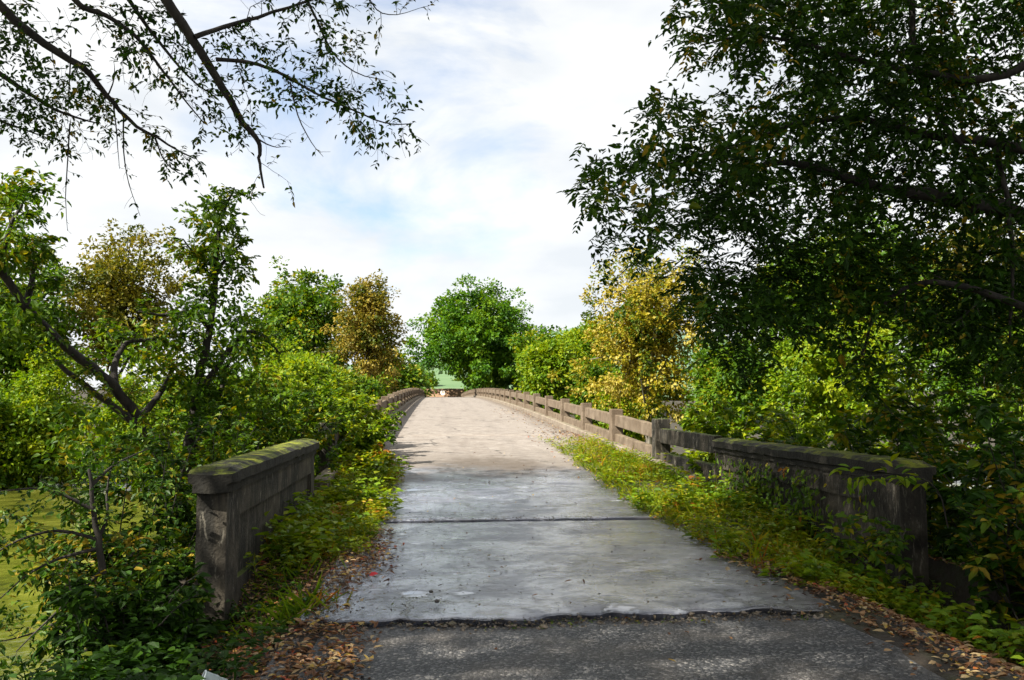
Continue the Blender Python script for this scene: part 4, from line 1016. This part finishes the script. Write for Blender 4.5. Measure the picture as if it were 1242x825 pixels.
# sunlit shrubs behind the stained wall, vines at its near end
for p, h, s, m_, lb in (((6.3, 15.5, -.9), 2.5, 1.3, 'bright', "broad-leaved bright shrub behind the stained wall's far end"), ((7.2, 13.5, -1.2), 3.0, 1.4, 'mid', "broad-leaved shrub behind the middle of the stained wall"), ((6.6, 18.5, -1.5), 3.0, 1.4, 'bright', "broad-leaved sunlit shrub under the golden tree"), ((8.4, 16.5, -2.0), 4.2, 1.6, 'bright', "tall shrub with yellow-green leaves behind the stained wall"), ((6.6, 11.0, -.9), 2.7, 1.2, 'mid', "dark shrub behind the stained wall's near half"), ((8.3, 12.2, -1.8), 4.4, 1.5, 'mid', "tall shrub below the dark crown")):
    shrub("broadleaf_shrub", p, h, s, lb, mat=m_, stems=13, ln=.15, nleaf=8, per_m=5, group="shrubs behind the stained wall", length=.5, asp=.6)
for p, h, s, m_, lb, ln in (((5.75, 7.7, -.4), 1.9, .7, 'deep', "leafy vine growing round the stained wall's near pier", .12), ((5.5, 6.6, -.3), 1.5, .9, 'deep', "low vine thicket in front of the stained wall's near pier", .12), ((6.2, 7.4, -.9), 3.0, 1.1, 'deep', "tall vine thicket beside the stained wall's near pier", .12), ((5.25, 7.0, -.45), 1.0, .6, 'deep', "low dark vine tangle at the verge below the near pier", .12), ((6.6, 8.8, -1.2), 3.6, 1.2, 'deep', "climbing vine thicket behind the near pier", .13), ((5.0, 5.6, -.05), .55, .6, 'weed', "low broad-leaved weed at the road edge among fallen leaves", .11), ((4.35, 8.0, 0), .5, .4, 'mid', "thin sprig with bright leaves in front of the stained wall", .10)):
    shrub("vine_thicket", p, h, s, lb, mat=m_, stems=9, ln=ln, nleaf=7, per_m=5, group="vines around the stained wall", length=.42, asp=.58, lean=(-.1, 0))
# sprig hanging over the coping's near end
def sprig():
    b = at(1150, 640, 7.6); root = empty("hanging_sprig", b, "single leafy sprig reaching across the stained wall's coping", "sprig")
    w, lv = Wood(), Leaves()
    q = limb(w, [(1150, 640, 7.6), (1140, 590, 7.6), (1100, 572, 7.6), (1060, 578, 7.7), (1020, 575, 7.7)], .008, .003, 6)
    sprout(w, lv, q, .004, 1, 12, .2, .12, 4, t0=.3, asp=.42)
    w.build("stem", M['bark'], root); lv.build("foliage", M['bright'], root, 2)
sprig()

# ---------------------------------------------------------------- ground cover
def road_left(Y): return -0.86 + 0.22 * sst(6.5, 9, Y) + .05 * np.sin(Y * 1.7) + .12 * (fbm(Y * .9, 1.5) - .5) + 0.0 * Y
def road_right(Y): return 3.16 - .29 * sst(6.6, 9, Y) + .10 * sst(14, 17, Y) + .16 * (fbm(Y * .9, 8.5) - .5)
def weeds(name, n, area, hfun, ln, mat, label, asp=.55, dens=None):
    lv = Leaves(); (x0, x1, y0, y1) = area
    X = RNG.uniform(x0, x1, n); Y = y0 + (y1 - y0) * RNG.random(n) ** 1.15
    keep = dens(X, Y) > RNG.random(n); X, Y = X[keep], Y[keep]; n = len(X)
    Zg = np.where((Y > 14.5) & (X > -2.4) & (X < 5.2), deck_z(Y) + .04, terrain(X, Y)); H = hfun(X, Y) * (.5 + RNG.random(n))
    k = RNG.integers(6, 13, n); idx = np.repeat(np.arange(n), k); m = len(idx)
    t = RNG.random(m) ** .7
    a = RNG.random(m) * 2 * math.pi; rr = (.02 + .30 * H[idx] * RNG.random(m))
    P = np.stack([X[idx] + np.cos(a) * rr, Y[idx] + np.sin(a) * rr, Zg[idx] + .005 + H[idx] * t], -1)
    D = np.stack([np.cos(a), np.sin(a), .35 - .5 * RNG.random(m)], -1)
    Nn = unit(np.array([0, 0, 1.]) + rv(m) * .5)
    L_ = ln * (.55 + .8 * RNG.random(m)) * (.6 + .6 * np.clip(H[idx] / .3, 0, 1))
    plant = RNG.random(n)
    lv.add(P, D, Nn, L_, L_ * asp, np.clip(.55 * RNG.random(m) + .45 * plant[idx], 0, 1))
    # thin upright stalks
    s = RNG.random(n) < .3; ns = s.sum()
    if ns:
        lv.add(np.stack([X[s], Y[s], Zg[s]], -1), np.stack([RNG.normal(size=ns) * .3, RNG.normal(size=ns) * .3, np.ones(ns)], -1), rv(ns), H[s] * 1.1, .006, RNG.random(ns))
    o = lv.build(name, M[mat], None, 2)
    return tag(o, label, "weeds", kind="stuff")
def d_right(X, Y):
    e = road_right(Y); return sst(-.05, .22, X - e) * (X < 4.62) * (.55 + .9 * (fbm(X * 1.5, Y * 1.5) - .3)) * (1 - .65 * sst(18.5, 24, Y))
def patch(X, Y, f=1.3, o=0.0): return np.clip((fbm(X * f + o, Y * f + o, 1.1, 3) - .36) / .28, 0, 1)
near = lambda X, Y: sst(0, 1.5, X - road_right(Y))
weeds("weeds", 5200, (2.7, 4.7, 7.0, 24), lambda X, Y: .04 + .10 * near(X, Y) + .06 * patch(X, Y, 3), .065, 'bankweed', "yellow-green weeds covering the bank below the stained wall", dens=d_right)
weeds("weeds", 1500, (2.9, 4.7, 7.2, 18), lambda X, Y: .07 + .24 * patch(X, Y, 1.6, 4) * (.5 + .5 * near(X, Y)), .095, 'bright', "bright leafy weeds standing in patches on the bank", asp=.62, dens=lambda X, Y: d_right(X, Y) * patch(X, Y, 1.6, 4))
weeds("weeds", 700, (3.6, 4.75, 8.0, 13.4), lambda X, Y: .12 + .26 * patch(X, Y, 1.2, 9), .08, 'weed', "taller green weeds against the stained wall's foot", dens=lambda X, Y: patch(X, Y, 1.2, 9) * sst(3.8, 4.4, X))
def d_left(X, Y):
    e = road_left(Y); return sst(-.02, .2, e - X) * (X > -1.88) * sst(8.4, 10.2, Y + (fbm(X * 2, Y * 2) - .5) * 2.5) * (.6 + .9 * (fbm(X * 1.6 + 5, Y * 1.6) - .3))
weeds("weeds", 3800, (-1.9, -.5, 8.0, 15.5), lambda X, Y: .05 + .12 * patch(X, Y, 2, 3), .06, 'bankweed', "bright low weeds between the mossy wall and the wet slab", dens=d_left)
weeds("weeds", 1100, (-1.9, -.6, 8.0, 16.5), lambda X, Y: .08 + .26 * patch(X, Y, 1.8, 6), .10, 'bright', "leafy green weeds in clumps beside the mossy wall", asp=.62, dens=lambda X, Y: d_left(X, Y) * patch(X, Y, 1.8, 6))
weeds("weeds", 2000, (-2.6, -1.0, 4.4, 8.4), lambda X, Y: .07 + .20 * patch(X, Y, 2, 8), .08, 'deep', "dark weeds on the bank top under the mossy wall's near end", dens=lambda X, Y: .9 * patch(X, Y, 2.2, 8) * sst(-1.0, -1.7, X + .9 * (fbm(X * 2, Y * 2) - .5)))
weeds("weeds", 1100, (3.2, 5.6, 4.6, 8.1), lambda X, Y: .06 + .22 * patch(X, Y, 1.8, 2), .075, 'weed', "sparse weeds in the leaf litter at the asphalt's edge", asp=.6, dens=lambda X, Y: .85 * sst(3.4, 4.6, X) * patch(X, Y, 1.8, 2))
def creeper():
    lv = Leaves(); n = 2600
    Y = RNG.uniform(8.6, 13.5, n); z = RNG.random(n) ** 1.6 * .78
    k = patch(Y, z * 1.6, 1.1, 2) * np.where(Y < 9.8, .15, np.where(Y > 12.3, .4, .8)) > RNG.random(n) * (.35 + z * 1.5); Y, z = Y[k], z[k]; n = len(Y)
    X = 4.70 - (Y - 10.85) * math.tan(R(2.0)) - .02 - .10 * RNG.random(n)
    lv.add(np.stack([X, Y, z], -1), np.stack([-.5 * RNG.random(n), RNG.normal(size=n) * .7, -.6 + .5 * RNG.normal(size=n)], -1), np.array([-1., 0, .5]) + .5 * rv(n), .085 * (.5 + .8 * RNG.random(n)), .055, RNG.random(n) * .85)
    o = lv.build("creeper", M['weed'], None, 2); tag(o, "creeper climbing in patches up the stained wall's road face", "creeper", kind="stuff")
creeper()
# a tuft of long grass blades at the slab's corner, dry grass along edges
def grass(n, cx, cy, sx, sy, h, label, mat='weed'):
    lv = Leaves(); X = RNG.normal(cx, sx, n); Y = RNG.normal(cy, sy, n); Z = terrain(X, Y)
    P = np.stack([X, Y, Z], -1); D = np.stack([RNG.normal(size=n) * .8, RNG.normal(size=n) * .6, .35 + .8 * RNG.random(n)], -1)
    lv.add(P, D, np.array([0, 0, 1.]) + rv(n) * .3, h * (.5 + RNG.random(n)), .010, RNG.random(n) * .9)
    o = lv.build("grass", M[mat], None, 2); tag(o, label, "grass", kind="stuff")
grass(150, -1.12, 6.75, .14, .14, .24, "tuft of long arching grass blades by the wet slab's corner")
grass(700, -1.55, 9.6, .25, 1.4, .16, "short grass at the foot of the mossy wall")
def blades(n, x0, x1, y0, y1, dens, h, label, mat='bankweed'):
    X = RNG.uniform(x0, x1, n); Y = RNG.uniform(y0, y1, n); k = dens(X, Y) > RNG.random(n); X, Y = X[k], Y[k]; n = len(X)
    Z = np.where(Y > 14.5, deck_z(Y) + .04, terrain(X, Y)); lv = Leaves()
    lv.add(np.stack([X, Y, Z], -1), np.stack([RNG.normal(size=n) * .5, RNG.normal(size=n) * .5, .5 + RNG.random(n)], -1), np.array([0, 0, 1.]) + rv(n) * .4, h * (.4 + RNG.random(n)), .009, RNG.random(n))
    tag(lv.build("grass", M[mat], None, 2), label, "grass", kind="stuff")
blades(4200, 2.8, 4.7, 7, 20, lambda X, Y: d_right(X, Y) * patch(X, Y, 1.9, 12), .26, "thin grass blades among the bank weeds below the stained wall")
blades(1600, -1.9, -.6, 8, 16, lambda X, Y: d_left(X, Y) * patch(X, Y, 1.9, 15), .22, "thin grass blades among the weeds by the mossy wall")
# fallen leaves
def litter(n, fx, label, ln=.055, zadd=.012, mat='litter'):
    X, Y = fx(n); n = len(X)
    onroad = (((X > -1.0) & (X < 3.28)) | ((Y > 11.4) & (X > XL) & (X < XR))) & (Y > 6.45); asph = (Y <= 6.3) & (X > -1.0) & (X < 3.3)
    Z = np.where(onroad, deck_z(Y) + .05, np.where(asph, .012, terrain(X, Y) + .015)) + zadd * RNG.random(n)
    a = RNG.random(n) * 2 * math.pi
    lv = Leaves(); lv.add(np.stack([X, Y, Z], -1), np.stack([np.cos(a), np.sin(a), .25 * RNG.normal(size=n)], -1), np.array([0, 0, 1.]) + .45 * rv(n), ln * (.5 + RNG.random(n)), ln * .55 * (.6 + .7 * RNG.random(n)), RNG.random(n))
    o = lv.build("leaf_litter", M[mat], None, 2); tag(o, label, "fallen leaves", kind="stuff")
def left_lit(n):
    X = RNG.uniform(-2.3, -.35, n); Y = RNG.uniform(4.5, 10.5, n)
    e = road_left(Y) + .28 * (Y < 6.4); d = X - e
    k = RNG.random(n) < np.where(d < 0, 1, np.exp(-d / .10)); return X[k], Y[k]
litter(8500, left_lit, "brown and pale fallen leaves along the asphalt below the mossy wall")
def right_lit(n):
    X = RNG.uniform(2.6, 5.2, n); Y = RNG.uniform(4.5, 8.5, n); d = road_right(Y) + .08 - X
    k = RNG.random(n) < np.where(d < 0, .9, np.exp(-d / .10)); return X[k], Y[k]
litter(6500, right_lit, "brown fallen leaves at the asphalt's edge below the vines")
def bridge_lit(n):
    X = RNG.uniform(2.7, 4.5, n); Y = 15 + 32 * RNG.random(n) ** 1.4; d = 4.5 - X
    k = RNG.random(n) < np.exp(-d / .55) * (.35 + .65 * (Y < 28)); return X[k], Y[k]
litter(5200, bridge_lit, "dry brown leaves drifted along the sunlit railing's kerb", .075)
def road_lit(n):
    X = RNG.uniform(-.8, 3.0, n); Y = 4.6 + 16 * RNG.random(n) ** 1.5; return X, Y
litter(90, road_lit, "few stray leaves scattered on the wet slabs", .05, .004)

def edge_grit(n):
    X = RNG.uniform(-.9, 3.2, n); Y = 6.22 + .16 * RNG.normal(size=n) * .6; return X, Y
litter(420, edge_grit, "grit and leaf crumbs packed along the slab's broken edge", .026, .01, 'grit')
def joint_grit(n):
    X = RNG.uniform(-.8, 3.0, n); Y = 11.28 + .05 * RNG.normal(size=n); return X, Y
litter(200, joint_grit, "leaf crumbs caught in the joint between the wet slabs", .03, .004, 'grit')
def slab_grit(n):
    Y = 6.45 + 9 * RNG.random(n) ** 1.7; X = np.where(RNG.random(n) < .55, -.85 + 1.2 * RNG.random(n) ** 1.8, RNG.uniform(-.8, 2.9, n)); return X, Y
litter(620, slab_grit, "dark grit, twig bits and leaf crumbs strewn over the wet slabs", .026, .003, 'grit')
def rubble(n, label):
    X = RNG.uniform(-.95, 3.1, n); Y = 6.20 + .11 * RNG.normal(size=n) + .3 * (fbm(X * .8, 5.5) - .5); s = .006 + .022 * RNG.random(n) ** 3
    base = np.array([[1, 0, 0], [-1, 0, 0], [0, 1, 0], [0, -1, 0], [0, 0, .7], [0, 0, -.7]], float)
    V = base[None] * s[:, None, None] * (.6 + .8 * RNG.random((n, 6, 1))) + RNG.normal(size=(n, 6, 3)) * s[:, None, None] * .25
    V += np.stack([X, Y, np.full(n, -.015) + s * .4], -1)[:, None, :]
    f = np.array([[0, 2, 4], [2, 1, 4], [1, 3, 4], [3, 0, 4], [2, 0, 5], [1, 2, 5], [3, 1, 5], [0, 3, 5]])
    o = mesh_np("gravel", V.reshape(-1, 3), [(np.arange(n)[:, None, None] * 6 + f[None]).reshape(-1, 3)], M['curb']); tag(o, label, "gravel", kind="stuff")
rubble(520, "crumbled concrete gravel along the slab's broken edge")
weeds("weeds", 60, (-.8, 2.9, 6.10, 6.40), lambda X, Y: .02 + .05 * patch(X, Y, 2, 1), .035, 'weed', "tiny weeds rooted along the slab's broken edge", dens=lambda X, Y: patch(X, Y, 1.5, 1))
# ---------------------------------------------------------------- small things
def pebble(x, y, s, name, label, mat='debris', zscale=.5):
    bm = bmesh.new(); bmesh.ops.create_icosphere(bm, subdivisions=2, radius=s)
    for v in bm.verts: v.co *= (.35 + 1.3 * fbm(v.co.x * 30 / s * .03 + x * 7, v.co.y / s * .9 + y, v.co.z / s * .9)); v.co.z *= zscale
    z = float(deck_z(y)) + (.052 if y > 6.5 else .012)
    o = obj_bm(name, bm, M[mat], None, (x, y, z + s * zscale * .6)); o.rotation_euler[2] = random.random() * 6
    return tag(o, label, "debris", "crumbs of debris on the wet slab")
for i, (px, py, s) in enumerate(((530, 731, .022), (523, 719, .018), (742, 670, .016), (727, 721, .012), (480, 690, .012), (455, 700, .014), (646, 653, .012), (497, 622, .016), (634, 584, .018), (640, 606, .014), (470, 661, .012), (440, 738, .013))):
    d = CAMM @ Vector(((px - CX) / F, (CY - py) / F, -1.0)); t = -(1.60) / d.z; p = EYE + d * t
    pebble(p.x, p.y, s * .85, "debris_crumb", "small dark crumb of debris lying on the wet concrete slab", zscale=.7 if i < 2 else .45)
d = CAMM @ Vector(((452 - CX) / F, (CY - 699) / F, -1.0)); p = EYE + d * (-1.59 / d.z)
lv = Leaves(); lv.add(np.array([[p.x - .03, p.y, .065]]), np.array([[1., .2, .25]]), np.array([[0, -.5, 1.]]), .085, .06, np.array([.5]))
tag(lv.build("red_leaf", M['redleaf'], None, 2), "single bright red leaf on the wet slab's edge", "leaf")

def cup():
    d = CAMM @ Vector(((262 - CX) / F, (CY - 812) / F, -1.0)); p = EYE + d * (-1.55 / d.z)
    z = gz(p.x, p.y) + .16
    root = empty("plastic_cup", (p.x, p.y, z), "crushed clear plastic cup lying in the leaves below the mossy wall", "litter")
    bm = bmesh.new(); prof = [(.0, .0), (.026, .0), (.028, .012), (.030, .05), (.0335, .052), (.0335, .06), (.034, .10), (.039, .135)]
    rings = []
    for r, h in prof:
        rings.append([bm.verts.new((max(r, .001) * math.cos(a) * (1 + .06 * math.sin(3 * a + h * 40)), max(r, .001) * math.sin(a) * (.86 + .05 * math.sin(2 * a)), h)) for a in np.linspace(0, 2 * math.pi, 24, endpoint=False)])
    for a, b in zip(rings, rings[1:]):
        for q in range(24): bm.faces.new((a[q], a[(q + 1) % 24], b[(q + 1) % 24], b[q]))
    rot = Matrix.Rotation(R(200), 4, 'Z') @ Matrix.Rotation(R(68), 4, 'Y')
    bmesh.ops.transform(bm, matrix=rot @ Matrix.Translation((0, 0, -.06)), verts=bm.verts)
    for f in bm.faces: f.smooth = True
    obj_bm("cup_body", bm, M['plastic'], root)
    bm = bmesh.new(); rr = []
    for a in np.linspace(0, 2 * math.pi, 28, endpoint=False):
        rr.append([bm.verts.new(((.040 + .004 * math.cos(b)) * math.cos(a), (.040 + .004 * math.cos(b)) * math.sin(a) * .86, .135 + .004 * math.sin(b))) for b in np.linspace(0, 2 * math.pi, 8, endpoint=False)])
    for i in range(28):
        for j in range(8): bm.faces.new((rr[i][j], rr[(i + 1) % 28][j], rr[(i + 1) % 28][(j + 1) % 8], rr[i][(j + 1) % 8]))
    bmesh.ops.transform(bm, matrix=rot @ Matrix.Translation((0, 0, -.06)), verts=bm.verts)
    obj_bm("cup_rim", bm, M['rim'], root)
cup()

def far_sign():
    c = at(537, 476.5, 168); root = empty("round_sign", (c.x, c.y, gz(c.x, c.y)), "small white round sign in front of the brown bank past the bridge crest", "sign")
    bm = bmesh.new(); bmesh.ops.create_cone(bm, cap_ends=True, segments=32, radius1=.5, radius2=.5, depth=.04)
    bmesh.ops.rotate(bm, verts=bm.verts, matrix=Matrix.Rotation(R(90), 3, 'X')); obj_bm("sign_plate", bm, M['sign'], root, (0, 0, c.z - root.location.z))
    bm = bm_box(-.09, .09, -.03, -.022, -.12, .16); obj_bm("sign_mark", bm, M['signmark'], root, (0, 0, c.z - root.location.z))
    bm = bm_box(-.04, .04, .022, .08, 0, c.z - root.location.z + .3); obj_bm("sign_post", bm, M['steel'], root)
far_sign()
